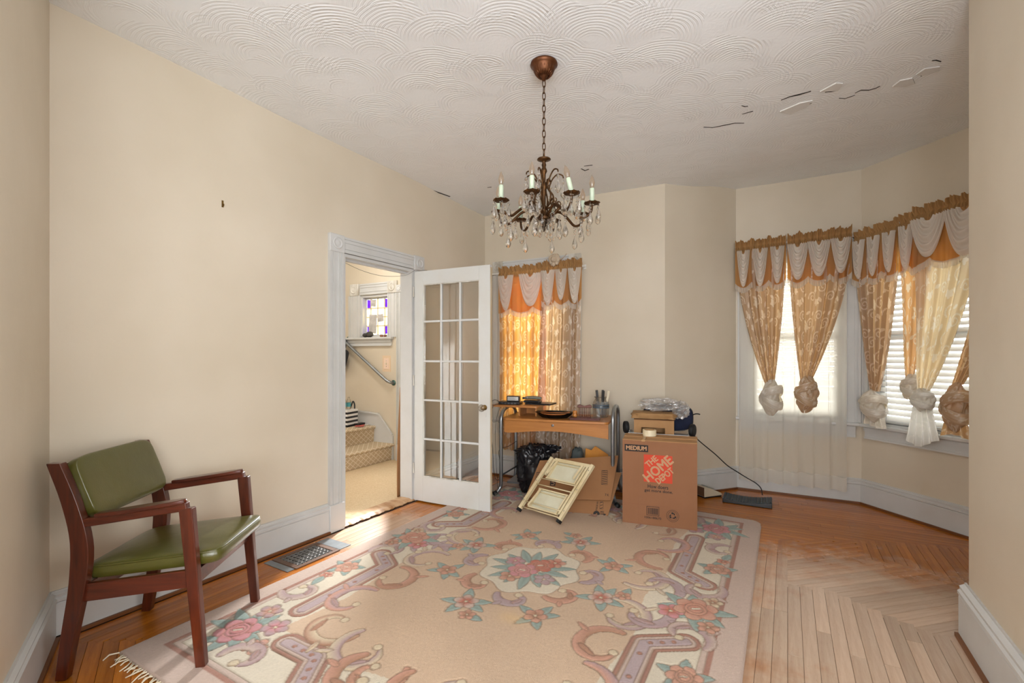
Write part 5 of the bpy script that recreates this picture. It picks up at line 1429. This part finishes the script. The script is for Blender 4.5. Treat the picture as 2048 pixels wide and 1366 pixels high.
for z in (-.035, .035): obj('screw', MB().lathe([(.005, 0), (.004, .002)], 10, Matrix.Translation((0, -.009, z)) @ Matrix.Rotation(PI / 2, 4, 'X')), M_STEEL, t)
for k, (u, r, lb) in enumerate(((-1.775, .034, 'dark stone lying on the stained glass window sill'), (-1.70, .046, 'large dark rounded stone on the stained glass window sill'), (-1.50, .02, 'little brown pebble on the stained glass window sill'), (-1.44, .018, 'reddish pebble at the end of the stained glass sill'))):
    p = wmat(FH) @ Vector((u, -.012, 1.5155)); o = obj('stone', sit(crumple(r, r * .7, r * .75, k + 30, .18, 1.6, 16, 10, .9)), mat('stone_%d' % (k // 2), ('3A3733', '7A4E34')[k // 2], .8), smooth=True); o.location = p; tag(o, lb, 'stone')
AM = wmat(FA)
hp = lambda u, y, z: AM @ Vector((u, y, z))
t = thing('striped_bag', 'black and white striped shopping bag on the stair landing', 'bag', hp(3.235, 1.85, .407), FA[1] + .2)
M_WHT = mat('bag_white', 'E8E6E2', .6)
for k in range(8): obj('stripe', MB().box(-.10, .10, -.06, .06, k * .026, k * .026 + .026), M_BLACK if k % 2 == 0 else M_WHT, t)
obj('handle', MB().tube(spline([(.09, -.02, .205), (.10, -.01, .26), (.085, .0, .30), (.07, .01, .26), (.05, .02, .205)], 5), .009, 8), M_BLACK, t, smooth=True)
t = thing('water_bottle_bundle', 'clear plastic bottles bundled on top of the striped bag', 'bottles', hp(3.20, 1.87, .618), FA[1])
for k, (x, y) in enumerate(((-.05, 0), (.0, .02), (.045, -.01))):
    bo_ = obj('bottle', MB().lathe([(.022, 0), (.026, .01), (.026, .10), (.012, .135), (.012, .15)], 14, Matrix.Translation((x, y, 0))), M_CRYS, t, smooth=True)
    obj('bottle_label', MB().lathe([(.0265, .03), (.0265, .08)], 14, Matrix.Translation((x, y, 0)), cap=False), mat('teal_label', '3E8C94', .5), bo_)
for k, (u, y, a, w, h, c, lb) in enumerate(((3.33, 1.72, .3, .16, .11, 'C9B9A4', 'tan magazine lying on the stair landing edge'), (3.37, 1.76, -.2, .14, .1, 'D8D2C8', 'white leaflet in the pile of post on the stairs'), (3.28, 1.70, .7, .15, .1, 'C4564A', 'red magazine in the pile of post on the stairs'), (3.31, 1.74, .1, .13, .06, '1B1B1E', 'black wallet on top of the pile of post'))):
    o = obj('magazine' if k < 3 else 'wallet', MB().box(-w / 2, w / 2, -h / 2, h / 2, 0, .005 if k < 3 else .02), mat('post_%d' % k, c, .5)); o.location = hp(u, y, .407 + .0052 * k); o.rotation_euler = (0, 0, FA[1] + a); tag(o, lb, 'magazine' if k < 3 else 'wallet')
t = wthing('backpack', 'black and white backpack hanging from the handrail top', 'backpack', FH, -2.11, .11, 1.06)
bp = MB(); superell(bp, .09, .045, .15, .4, .4, 28, 14, Matrix.Translation((0, 0, .17)) @ Matrix.Rotation(.35, 4, 'Y'))
obj('body', bp, mat('charcoal_nylon', '23262B', .6), t, smooth=True)
fp = MB(); superell(fp, .06, .02, .06, .4, .4, 22, 12, Matrix.Translation((.02, -.045, .13)) @ Matrix.Rotation(.35, 4, 'Y'))
obj('pocket', fp, mat('pale_nylon', 'C9CED2', .6), t, smooth=True)
obj('strap', MB().tube(spline([(.02, -.02, .30), (.03, .01, .40), (.03, .05, .435), (.02, .08, .40), (.0, .07, .3)], 5), .010, 8), M_BLACK, t, smooth=True)
t = thing('cardboard_sheet', 'tall bent cardboard sheet leaning inside the hall doorway', 'cardboard', (0, 0, 0))
def cs(s, q): return hp(2.352 + .09 * s, .150 + .02 * math.sin(3 * q + 1) - .03 * q * s, .008 + .99 * q)
o = obj('panel', MB().grid(cs, 10, 14), M_CARD, t, solid=.008, smooth=True)
# loose wire over the doorway
cable('doorway_wire', 'thin grey wire drooping across the top of the hall doorway', [hp(1.64, .09, 2.02), hp(1.85, .07, 1.965), hp(2.05, .03, 1.945), hp(2.25, -.02, 1.975), hp(2.36, -.045, 2.035), tuple(Vector((hx, hy, 2.027)) + Vector((.12, -.04, 0)))], .0016, 'wire', mat('grey_wire', '6E6A66', .6))

# ================================================================== CURTAINS
# woven motif: scrolling vine with leaves and star flowers, repeated over the cloth
TW, TH_, TR = .25, .36, .0014
tnx, tny = int(TW / TR), int(TH_ / TR)
TXX, TYY = np.meshgrid((np.arange(tnx) + .5) * TR, (np.arange(tny) + .5) * TR)
TILE = np.zeros((tny, tnx))
def t_wrapd(x, y): 
    dx = (TXX - x + TW / 2) % TW - TW / 2; dy = (TYY - y + TH_ / 2) % TH_ - TH_ / 2; return dx, dy
def t_spiral(cx_, cy_, R, turns, a0, dr, w):
    n = int(26 * turns)
    for i in range(n + 1):
        t = i / n; r = R * (1 - .86 * t); a = a0 + dr * 2 * PI * turns * t
        dx, dy = t_wrapd(cx_ + r * math.cos(a), cy_ + r * math.sin(a))
        TILE[np.hypot(dx, dy) < w * (1 - .45 * t)] = 1
def t_leaf(cx_, cy_, a, L, W):
    dx, dy = t_wrapd(cx_, cy_); u = (dx * math.cos(a) + dy * math.sin(a)) / L; v = -dx * math.sin(a) + dy * math.cos(a)
    m = (u > 0) & (u < 1); TILE[m & (np.abs(v) < W * np.sin(PI * np.clip(u, 0, 1)) ** .7)] = 1
def t_flower(cx_, cy_, r):
    for k in range(5): t_leaf(cx_, cy_, k * 2 * PI / 5 + .3, r, r * .34)
for cx_, cy_, R, tn, a0, d in ((.06, .07, .042, 1.6, 2.2, 1), (.18, .13, .046, 1.7, .4, -1), (.07, .23, .044, 1.6, -1.2, -1), (.19, .30, .04, 1.5, 2.9, 1)): t_spiral(cx_, cy_, R, tn, a0, d, .0055)
for cx_, cy_, a, L in ((.10, .10, .6, .05), (.13, .06, -.4, .045), (.02, .14, 1.9, .05), (.22, .20, 1.3, .05), (.13, .27, 2.6, .05), (.04, .30, .9, .045), (.14, .19, -2.0, .045), (.22, .04, 2.2, .04)): t_leaf(cx_, cy_, a, L, .011)
t_flower(.13, .155, .034); t_flower(.02, .335, .03); t_flower(.235, .25, .026)
def motif(S_, T_):
    return TILE[(np.floor(T_ / 1.25 / TR).astype(int)) % tny, (np.floor(S_ / 1.25 / TR).astype(int)) % tnx]

M_DAMASK_GLOW = cloth('backlit_damask', 'C0A681', 'F2A440', .5, 0, pat='E6D6BC', pat_through='F6CC84', sheen=.04)  # damask copy with the sun glow put into warmer colours
M_DAMASK = cloth('taupe_damask', 'B9A68F', 'DDAA6C', .42, 0, pat='E6DFD2', pat_through='F0C98C', sheen=.04)
M_GOLD = cloth('honey_lining', 'B08C60', 'F2A238', .42)
M_HEAD = cloth('tan_header_cloth', 'A98458', 'D08A3C', .16)
M_SWAG = cloth('ivory_swag', 'E6DFD1', 'ECC796', .32, sheen=.05)
M_LACE = cloth('organza_edging', 'E6E0D4', 'F2E4CC', .45, .3)
M_SHEER = cloth('white_sheer', 'F4F0E6', 'FAF5EA', .5, .5)
M_SATIN = cloth('ivory_satin', 'D9D4CA', 'EDDDC2', .45, 0, pat='EDEAE3', pat_through='F3E6CF', sheen=.08)
M_SATINT = cloth('tan_satin', 'C2A684', 'DDA45E', .35, 0, pat='DDCDB4', pat_through='E6C79A', sheen=.08)
M_ROD = mat('white_curtain_rod', 'E4E2DC', .35)

def gridmesh(name, U, Yv, Zv, S_=None, T_=None):
    ny_, nx_ = U.shape; n = U.size; me = bpy.data.meshes.new(name)
    idx = np.arange(n).reshape(ny_, nx_); q = np.stack([idx[:-1, :-1], idx[:-1, 1:], idx[1:, 1:], idx[1:, :-1]], -1).reshape(-1, 4)
    me.vertices.add(n); me.vertices.foreach_set('co', np.stack([U, Yv, Zv], -1).astype(np.float32).ravel())
    me.loops.add(len(q) * 4); me.loops.foreach_set('vertex_index', q.ravel().astype(np.int32))
    me.polygons.add(len(q)); me.polygons.foreach_set('loop_start', np.arange(0, len(q) * 4, 4, dtype=np.int32))
    me.update(calc_edges=True)
    if S_ is not None:
        a = me.attributes.new('motif', 'FLOAT', 'POINT'); a.data.foreach_set('value', motif(S_, T_).astype(np.float32).ravel())
    me.shade_smooth(); return me
def link(name, me, material, parent):
    me.materials.append(material); o = bpy.data.objects.new(name, me); COL.objects.link(o); o.parent = parent; return o

def folds(s, n, ph, seed):
    r = np.random.default_rng(seed); f = np.sin(2 * PI * n * s + ph)
    f = np.sign(f) * np.abs(f) ** .75
    for k in range(3): f = f + .35 * np.sin(2 * PI * n * s * r.uniform(.4, 1.9) + r.uniform(0, 6.3))
    return f / 1.5
def panel(parent, u0, u1, ztop, zbot, offw, material=M_DAMASK, n=6, amp=.022, tie=None, seed=1, ns=190, nt=240, name='panel', b0=None, b1=None, pattern=True, full=1.9):
    """hanging cloth; tie=(u centre, width) gathers its lower end; b0,b1 = free lower edge"""
    s, t = np.meshgrid(np.linspace(0, 1, ns), np.linspace(0, 1, nt))
    if tie:
        g = t ** 1.7; e0, e1 = tie[0] - tie[1] / 2, tie[0] + tie[1] / 2
    else: g = t; e0, e1 = (u0 if b0 is None else b0), (u1 if b1 is None else b1)
    L, R_ = u0 + (e0 - u0) * g, u1 + (e1 - u1) * g
    ff = folds(s, n, seed, seed); U = L + (R_ - L) * (s + .02 * np.sin(2 * PI * n * s + seed) * (1 - g * .4))
    a = amp * (.55 + .45 * np.minimum(t * 4, 1)) * (1 - (.25 if tie else 0) * g)
    if tie: a = a * (1 + .25 * np.sin(PI * t))
    Yv = -(offw + a * ff + .004 * np.sin(9 * t + 4 * s)); Zv = ztop + (zbot - ztop) * t + .006 * np.sin(2 * PI * n * s) * t * (0 if tie else 1)
    w = (u1 - u0) * full
    me = gridmesh(name, U, Yv, Zv, s * w + seed * .07, t * (ztop - zbot) + seed * .05) if pattern else gridmesh(name, U, Yv, Zv)
    return link(name, me, material, parent)
def valance(parent, u0, u1, z, offw, drop=.30, nsw=3, seed=1, slope=0.0, swags=None, lo=.0):
    """gathered honey header, scalloped skirt with organza edge and ivory swags"""
    rs = np.random.default_rng(seed + 50); zl = lambda s: z + slope * s
    n = int((u1 - u0) * 46); ns, nt = n * 10, 14
    s, t = np.meshgrid(np.linspace(0, 1, ns), np.linspace(0, 1, nt))
    r1 = np.sin(2 * PI * n * s + 1.3 * np.sin(7 * s)) ; r2 = np.sin(2 * PI * n * .53 * s + seed)
    env = np.exp(-((t - .48) / .12) ** 2)
    Yv = -(offw + .012 + (.011 * r1 + .009 * r2) * (1 - .75 * env) - .010 * env)
    top = .009 * np.sin(2 * PI * n * .29 * s + seed) + .008 * np.sin(2 * PI * n * .17 * s + 2.3 * seed) + .005 * np.sin(2 * PI * n * .47 * s + 1.1) + .006
    Zv = zl(s) + .052 * (1 - 2 * t) - .012 + top * np.clip(1 - t * 2.2, 0, 1) + .003 * r1
    link('header', gridmesh('header', u0 + (u1 - u0) * s, Yv, Zv), M_HEAD, parent)
    ns, nt = 150, 40; s, t = np.meshgrid(np.linspace(0, 1, ns), np.linspace(0, 1, nt))
    ff = folds(s, 5, seed * 1.7, seed + 3); sc = np.abs(np.sin(PI * nsw * s + PI / 2 * (nsw % 2 == 0))) ** .8
    bot = drop * (.98 + .14 * sc); U = u0 + (u1 - u0) * s; Y1 = -(offw + .016 + .016 * ff * (.4 + .6 * t)); Z1 = zl(s) - .05 - (bot - .05) * t
    sk = link('skirt', gridmesh('skirt', U, Y1, Z1), M_GOLD, parent)
    s2, t2 = np.meshgrid(np.linspace(0, 1, ns), np.linspace(0, 1, 6))
    yb = np.repeat(Y1[-1:], 6, 0) - .004 - .008 * t2 * np.sin(2 * PI * 21 * s2); zb = np.repeat(Z1[-1:], 6, 0) - (t2 - .2) * .052
    link('organza_edge', gridmesh('organza_edge', np.repeat(U[-1:], 6, 0), yb, zb), M_LACE, sk)
    sw = swags or [((k + .5) / nsw, 1.0 / nsw * rs.uniform(.8, 1.15), drop * rs.uniform(.8, .98), 0) for k in range(nsw)]
    for (c, w, d, tilt) in sw:
        w *= (u1 - u0); uc = u0 + (u1 - u0) * c; zc = zl(c) - .048
        s, t = np.meshgrid(np.linspace(-1, 1, 41), np.linspace(0, 1, 46))
        a = .22 + .78 * t ** .7; dep = d * (.10 + .90 * t)
        ridge = np.sin(2 * PI * 4.6 * t + .5 * np.sin(3 * s + c * 9))
        U = uc + w / 2 * a * s + tilt * w * t * (1 - s ** 2); Zs = zc - dep * (1 - np.abs(s) ** 2.4) + .004 * ridge
        Ys = -(offw + .030 + .012 * np.sin(PI * t) + (.015 - .004 * t) * ridge * (1 - .5 * np.abs(s)) + .012 * (1 - s ** 2) * t)
        link('swag', gridmesh('swag', U, Ys, Zs), M_SWAG, parent)
def knot(parent, u, z, offw, rx, rz, seed, material, tail=None, tw=.1):
    """cloth tied in a lump, with optional flared tail length"""
    ns, nt = 84, 56; s, t = np.meshgrid(np.linspace(0, 1, ns), np.linspace(.01, .99, nt)); r = np.random.default_rng(seed)
    th, ph = 2 * PI * s, PI * t
    rid = .13 * np.sin(3 * th + 5.0 * t * PI + seed) + .09 * np.sin(5 * th - 4.2 * t * PI + 2 * seed) + .05 * np.sin(11 * th + 9 * t * PI) + .05 * np.sin(2 * th + 9 * t + seed)
    rr = 1 + rid * np.sin(ph)
    U = u + rx * rr * np.sin(ph) ** .8 * np.cos(th) + .25 * rx * np.sin(3 * t + seed); Yv = -(offw + .012) + rx * .72 * rr * np.sin(ph) ** .8 * np.sin(th); Zv = z + rz * np.cos(ph) * (1 + .12 * np.sin(2 * th + seed))
    k = link('knot', gridmesh('knot', U, Yv, Zv, s * .5, t * .34 + seed * .1), material, parent)
    # two wraps of cloth around the lump
    for a0, zz, sl_ in ((.2, .25, .5), (1.9, -.15, -.6)):
        s, t = np.meshgrid(np.linspace(0, 1, 60), np.linspace(-1, 1, 12)); th = 2 * PI * s + a0
        rb = rx * (1.10 + .10 * np.cos(t * PI / 2) + .03 * np.sin(4 * PI * t + th * 2))
        U = u + rb * np.cos(th); Yv = -(offw + .012) + rb * .76 * np.sin(th); Zv = z + rz * (zz + sl_ * .55 * np.cos(th + .7)) + t * rz * .26
        link('wrap', gridmesh('wrap', U, Yv, Zv, s * .5, t * .1 + .3), material, k)
    if tail:
        s, t = np.meshgrid(np.linspace(0, 1, 90), np.linspace(0, 1, 40)); w = (rx * .9) + (tw - rx * .9) * t
        U = u + w * (2 * s - 1); ff = np.sin(2 * PI * 4 * s + seed); Yv = -(offw + .014 + .020 * ff * (1 - .3 * t)); Zv = z - rz * .55 - tail * t * (1 + .12 * np.sin(5 * s + seed))
        link('tail', gridmesh('tail', U, Yv, Zv, s * .4, t * .3), material, k)

def curtain(label, fr, u0, u1, ztop, offw, zbot, tie=None, material=M_DAMASK, seed=1, n=6, val=True, knot_=None, drop=.30, nsw=3, slope=0, group=None, b0=None, b1=None, amp=.022, swags=None):
    t = wthing('curtain', label, 'curtain', fr, group=group)
    panel(t, u0 + .005, u1 - .005, ztop - .05, zbot, offw, material, n, amp, tie, seed, b0=b0, b1=b1)
    if val: valance(t, u0, u1, ztop, offw, drop, nsw, seed, slope, swags)
    if knot_: knot(t, knot_[0], knot_[1], offw, knot_[2], knot_[3], seed, knot_[4], *(knot_[5:] if len(knot_) > 5 else ()))
    return t
# desk window
curtain('taupe damask curtain with sun glow in its colour beside the open glazed door', FB, .235, .775, 2.165, .095, .30, material=M_DAMASK_GLOW, seed=2, n=7, drop=.40, nsw=2, swags=[(.17, .34, .36, 0), (.70, .5, .33, 0)])
curtain('taupe damask curtain with ivory swags hanging nearest the glass jar', FB, .745, 1.165, 2.175, .118, .22, seed=5, n=6, drop=.36, nsw=3, b0=.66, b1=1.14)
def sheer(label, fr, u0, u1, z1, z0, offw, seed, n, hem=.12, b0=None, b1=None):
    t = wthing('sheer_curtain', label, 'sheer curtain', fr)
    panel(t, u0, u1, z1, z0 + hem, offw, M_SHEER, n, .013, None, seed, 170, 60, b0=b0, b1=b1, pattern=False)
    # stitched double hem: the same folds continued in doubled cloth
    s, q = np.meshgrid(np.linspace(0, 1, 170), np.linspace(0, 1, 8)); ff = folds(s, n, seed, seed)
    e0, e1 = (u0 if b0 is None else b0), (u1 if b1 is None else b1)
    U = e0 + (e1 - e0) * (s + .02 * np.sin(2 * PI * n * s + seed) * .6); Yv = -(offw + .013 * ff + .004 * np.sin(9 + 4 * s)); Zv = z0 + hem * (1 - q) + .006 * np.sin(2 * PI * n * s)
    link('hem', gridmesh('hem', U, Yv, Zv), cloth('sheer_hem', 'F4F0E6', 'FAF5EA', .5, .2), t)
    return t
sheer('narrow white sheer curtain at the edge of the desk window', FB, .10, .30, 2.14, .45, .052, 4, 3)
def rod(label, fr, u0, u1, z, offw, slope=0):
    t = wthing('curtain_rod', label, 'curtain rod', fr)
    obj('pole', MB().tube([(u0, -.004, z), (u0, -offw * .7, z), (u0 + .02, -offw, z), (u1 - .02, -offw, z + slope), (u1, -offw * .7, z + slope), (u1, -.004, z + slope)], .010, 10), M_ROD, t, smooth=True)
    for u, zz in ((u0, z), (u1, z + slope)): obj('bracket', MB().box(u - .012, u + .012, -.012, 0, zz - .022, zz + .022), M_ROD, t)
rod('white curtain rod over the desk window', FB, .12, 1.15, 2.155, .07)
t = wthing('fabric_flower', 'cream fabric rosette with ribbon tails pinned above the desk curtains', 'rosette', FB, .885, .14, 2.225)
M_ROSE = cloth('cream_ribbon', 'D5C4AC', 'DDB98C', .25)
for k in range(7):
    a = 2 * PI * k / 7; r = .026 + .006 * (k % 2)
    obj('petal', crumple(.032, .016, .026, 40 + k, .3, 2.0, 18, 12, .8).xf(Matrix.Translation((r * math.cos(a), -.006, r * math.sin(a))) @ Matrix.Rotation(-a, 4, 'Y')), M_ROSE, t, smooth=True)
obj('petal', crumple(.024, .026, .024, 51, .35, 2.4, 18, 12, .8).xf(Matrix.Translation((0, -.02, 0))), M_ROSE, t, smooth=True)
obj('ribbon', MB().tube(spline([(.03, 0, 0), (.07, -.008, -.002), (.10, 0, .022), (.125, .0, .05)], 6), [.014] * 10 + [.007] * 9, 6, flat=.3), M_ROSE, t, smooth=True)
# bay centre window
GB = 'knotted curtains of the bay'
rod('white curtain rod over the sheer-curtained bay window', FD, .005, .93, 2.315, .085)
sheer('long white sheer curtain hanging to the bay baseboard', FD, .03, .87, 2.25, .105, .075, 3, 7)
curtain('tan damask curtain tied in a knot before the sheer beside the blank bay wall', FD, .0, .415, 2.31, .12, 1.02, (.285, .075), seed=3, n=5, slope=.015, knot_=(.305, .90, .074, .15, M_SATIN), drop=.36, group=GB)
curtain('tan damask curtain tied in a knot before the sheer beside the bay corner', FD, .425, .90, 2.325, .12, 1.05, (.565, .08), seed=7, n=5, slope=.02, knot_=(.565, .94, .074, .15, M_SATINT), drop=.36, group=GB)
# bay right window
rod('white curtain rod over the blind-hung bay window', FE, .06, 1.12, 2.325, .085)
curtain('tan damask curtain tied in a puffy knot next to the bay corner casing', FE, .02, .40, 2.30, .10, .99, (.20, .075), seed=4, n=5, slope=.015, knot_=(.20, .87, .085, .125, M_SATIN, .10, .10), drop=.36, group=GB)
curtain('ivory curtain with a round knot hanging before the open blinds', FE, .405, .66, 2.325, .10, 1.11, (.475, .055), seed=8, n=3, slope=.01, knot_=(.485, 1.045, .056, .09, M_SATIN), nsw=2, drop=.36, material=cloth('cream_damask', 'CDBFA8', 'F0AE58', .5, 0, pat='E6DFD2', pat_through='F4DDB4', sheen=.05), group=GB)
curtain('white satin curtain with a bow-tailed knot over the bay sill', FE, .54, 1.0, 2.335, .15, 1.01, (.60, .075), seed=6, n=4, slope=.015, knot_=(.605, .955, .064, .08, cloth('white_satin', 'E2E0DA', 'F3EEE2', .45, 0, pat='F0EEE8', pat_through='F6F0E2', sheen=.08), .27, .115), nsw=2, drop=.36, material=cloth('white_damask', 'D8D0C2', 'F6D9A0', .5, 0, pat='EFEBE2', pat_through='F8EBD0', sheen=.05), group=GB)
curtain('tan satin knotted curtain tucked behind the jutting wall', FE, .96, 1.22, 2.345, .095, 1.08, (.79, .07), seed=9, n=4, knot_=(.79, .92, .075, .16, M_SATINT, .12, .1), nsw=2, drop=.36, group=GB)

# ================================================================== CHANDELIER
M_BRONZE = mat('antique_bronze', '33200F', .45, '5E3E1E', .5, 40, metal=.75)
M_CANDLE = mat('pale_green_candle_sleeve', 'B4BFA8', .5)
CX, CY = .175, 2.565
CZ = ceil_z(CX, CY)
CHD = thing('chandelier', 'antique bronze candle chandelier hung with crystal drops', 'chandelier', (CX, CY, 0), 0)
cp_ = obj('canopy', MB().lathe([(.072, CZ - .001), (.075, CZ - .012), (.066, CZ - .02), (.060, CZ - .03), (.053, CZ - .052), (.034, CZ - .070), (.015, CZ - .078), (.010, CZ - .095)], 28), mat('copper_canopy', '4A2612', .45, '6E4426', .5, 20, metal=.7), CHD, smooth=True)
fl_ = MB()
for k in range(20):
    a = 2 * PI * k / 20; fl_.tube([(r * math.cos(a), r * math.sin(a), CZ + z) for r, z in ((.057, -.026), (.055, -.040), (.044, -.060), (.028, -.076))], .0035, 5)
obj('fluting', fl_, MATS['copper_canopy'], cp_, smooth=True)
obj('flaked_paint', MB().lathe([(.072, CZ - .004), (.072, CZ - .001), (.066, CZ - .001)], 14, cap=False), M_FLAKE, cp_)
z = CZ - .095; k = 0; ztop = 2.37
lk = MB().tube([(.0085 * math.copysign(abs(math.cos(a)) ** .7, math.cos(a)), 0, .021 * math.sin(a)) for a in [2 * PI * i / 14 for i in range(14)]], .0024, 6, closed=True).mesh('chain_link'); lk.materials.append(M_BRONZE); lk.shade_smooth()
pitch = .0345; nl = int(round((z - ztop) / pitch))
for k in range(nl):
    o = bpy.data.objects.new('chain_link', lk); COL.objects.link(o); o.parent = CHD; o.location = (0, 0, z - .017 - k * pitch); o.rotation_euler = (0, 0, PI / 2 * (k % 2) + .3)
zs = z - nl * pitch
stem = [(.004, zs + .012), (.006, zs), (.010, zs - .006), (.036, zs - .016), (.038, zs - .020), (.014, zs - .028), (.009, zs - .036), (.013, zs - .05), (.010, zs - .062), (.016, zs - .075), (.018, zs - .085), (.010, zs - .10), (.009, zs - .145), (.016, zs - .155), (.019, zs - .175), (.012, zs - .19),
        (.015, zs - .205), (.010, zs - .22), (.010, zs - .27), (.018, zs - .285), (.012, zs - .30), (.020, zs - .315), (.030, zs - .33), (.036, zs - .345), (.026, zs - .355)]
obj('stem', MB().lathe(stem, 18), M_BRONZE, CHD, smooth=True)
zb_ = zs - .355
obj('finial', MB().lathe([(.028, zb_), (.022, zb_ - .012), (.012, zb_ - .02), (.015, zb_ - .028), (.007, zb_ - .038), (.009, zb_ - .045), (.003, zb_ - .06)], 14), mat('dark_bronze', '2E2114', .45, metal=.7), CHD, smooth=True)
# shared pieces
RA, zc_ = .262, 2.094
def arm_mesh():
    m = MB(); zh = zb_ + .022
    p = spline([(.024, 0, zh), (.055, 0, zh + .012), (.085, 0, zh + .038), (.125, 0, zh + .034), (.165, 0, zh + .004), (.20, 0, zh - .022), (.232, 0, zh - .018), (.256, 0, zh + .006), (.262, 0, zc_ - .01)], 6)
    m.tube(p, [lerp(.0085, .0065, i / (len(p) - 1)) for i in range(len(p))], 8)
    c = spline([(.085, 0, zh + .036), (.066, 0, zh + .062), (.084, 0, zh + .075), (.094, 0, zh + .06), (.084, 0, zh + .054)], 5); m.tube(c, [.005] * 10 + [.0035] * (len(c) - 10), 6)
    return m
am0 = arm_mesh().mesh('arm'); am0.materials.append(M_BRONZE); am0.shade_smooth()
cupm = MB(); 
def cupf(s, t):
    a = 2 * PI * s; r = lerp(.010, .042, t ** .8) * (1 + .06 * t * math.cos(9 * a)); zz = .014 * t ** 2.2 - .006 * t * abs(math.cos(4.5 * a)) * t
    return (r * math.cos(a), r * math.sin(a), zz)
cupm.grid(cupf, 54, 8, closed_u=True); cupm = cupm.mesh('drip_cup'); cupm.materials.append(M_BRONZE); cupm.shade_smooth()
canm = MB().lathe([(.0125, .004), (.0125, .075), (.0105, .078)], 14).mesh('candle_sleeve'); canm.materials.append(M_CANDLE); canm.shade_smooth()
bulb = MB().lathe([(.0075, .078), (.011, .085), (.0148, .100), (.0150, .108), (.011, .125), (.0055, .139), (.0015, .147)], 14).mesh('bulb'); bulb.materials.append(glass('clear_bulb', (.97, .88, .78), .08, diffuse=.5)); bulb.shade_smooth()
fila = MB().tube([(-.002, 0, .08), (-.003, 0, .1), (0, 0, .112), (.003, 0, .1), (.002, 0, .08)], .0008, 5).mesh('filament'); fila.materials.append(M_STEEL)
drop = MB(); drop.lathe([(.0015, .0), (.005, -.006), (.0055, -.010), (.0012, -.016)], 8); drop.lathe([(.001, -.016), (.004, -.026), (.009, -.042), (.0115, -.052), (.0100, -.061), (.005, -.068), (.0008, -.071)], 8)
drop.tube([(0, 0, .012), (0, 0, 0)], .0008, 5)
dropm = drop.mesh('crystal_drop'); dropm.materials.append(M_CRYS)
long = MB(); 
for i in range(3): long.ball((0, 0, -.006 - i * .012), .0052, 8, 5)
long.lathe([(.001, -.036), (.004, -.046), (.0095, -.060), (.012, -.070), (.0105, -.079), (.005, -.086), (.0008, -.089)], 8); long.tube([(0, 0, .01), (0, 0, 0)], .0008, 5)
longm = long.mesh('crystal_drop'); longm.materials.append(M_CRYS)
def inst(name, me, parent, loc, rz=0, sc=1):
    o = bpy.data.objects.new(name, me); COL.objects.link(o); o.parent = parent; o.location = loc; o.rotation_euler = (0, 0, rz); o.scale = (sc, sc, sc); return o
lean = {5: -.22, 4: .05}
for k in range(8):
    a = math.radians(28 + 45 * k)
    A_ = inst('arm', am0, CHD, (0, 0, 0), a)
    inst('drip_cup', cupm, A_, (RA, 0, zc_ - .01))
    can = inst('candle_sleeve', canm, A_, (RA, 0, zc_)); b_ = inst('bulb', bulb, A_, (RA, 0, zc_)); f_ = inst('filament', fila, A_, (RA, 0, zc_))
    if k == 6:
        for q_ in (can, b_, f_): q_.rotation_euler = (.16, -.18, 0)
    for j in range(5):
        b = 2 * PI * j / 5 + .3 * k
        inst('crystal_drop', longm if (j + k) % 3 == 0 else dropm, A_, (RA + .040 * math.cos(b), .040 * math.sin(b), zc_ - .014), b, random.uniform(1.2, 1.4))
    inst('crystal_drop', longm, A_, (.205, 0, zb_ - .012), 0, 1.4); 
    if k % 2 == 0: inst('crystal_drop', dropm, A_, (.10, 0, zb_ + .045), 0, 1.3)
# upper scrolls that carry the top drops
sc_pts = [(.012, 0, zs - .29), (.045, 0, zs - .27), (.052, 0, zs - .22), (.030, 0, zs - .18), (.045, 0, zs - .13), (.075, 0, zs - .098), (.102, 0, zs - .103), (.108, 0, zs - .118)]
scm = MB(); pth = spline(sc_pts, 6); scm.tube(pth, [lerp(.0052, .0035, i / (len(pth) - 1)) for i in range(len(pth))], 6)
cu2 = spline([(.05, 0, zs - .235), (.064, 0, zs - .25), (.07, 0, zs - .235), (.062, 0, zs - .226)], 4); scm.tube(cu2, .003, 5)
cu3 = spline([(.034, 0, zs - .17), (.020, 0, zs - .15), (.026, 0, zs - .135), (.036, 0, zs - .142)], 4); scm.tube(cu3, .003, 5)
scm = scm.mesh('scroll'); scm.materials.append(M_BRONZE); scm.shade_smooth()
for a in (5, 65, 160, 205, 250, 310):
    s_ = inst('scroll', scm, CHD, (0, 0, 0), math.radians(a)); inst('crystal_drop', dropm, s_, (.107, 0, zs - .128), 0, 1.45); inst('crystal_drop', dropm, s_, (.05, .004, zs - .30), 0, 1.4)
for k in range(6):
    a = k * PI / 3; inst('crystal_drop', dropm, CHD, (.038 * math.cos(a), .038 * math.sin(a), zb_ + .0), 0, 1.2)
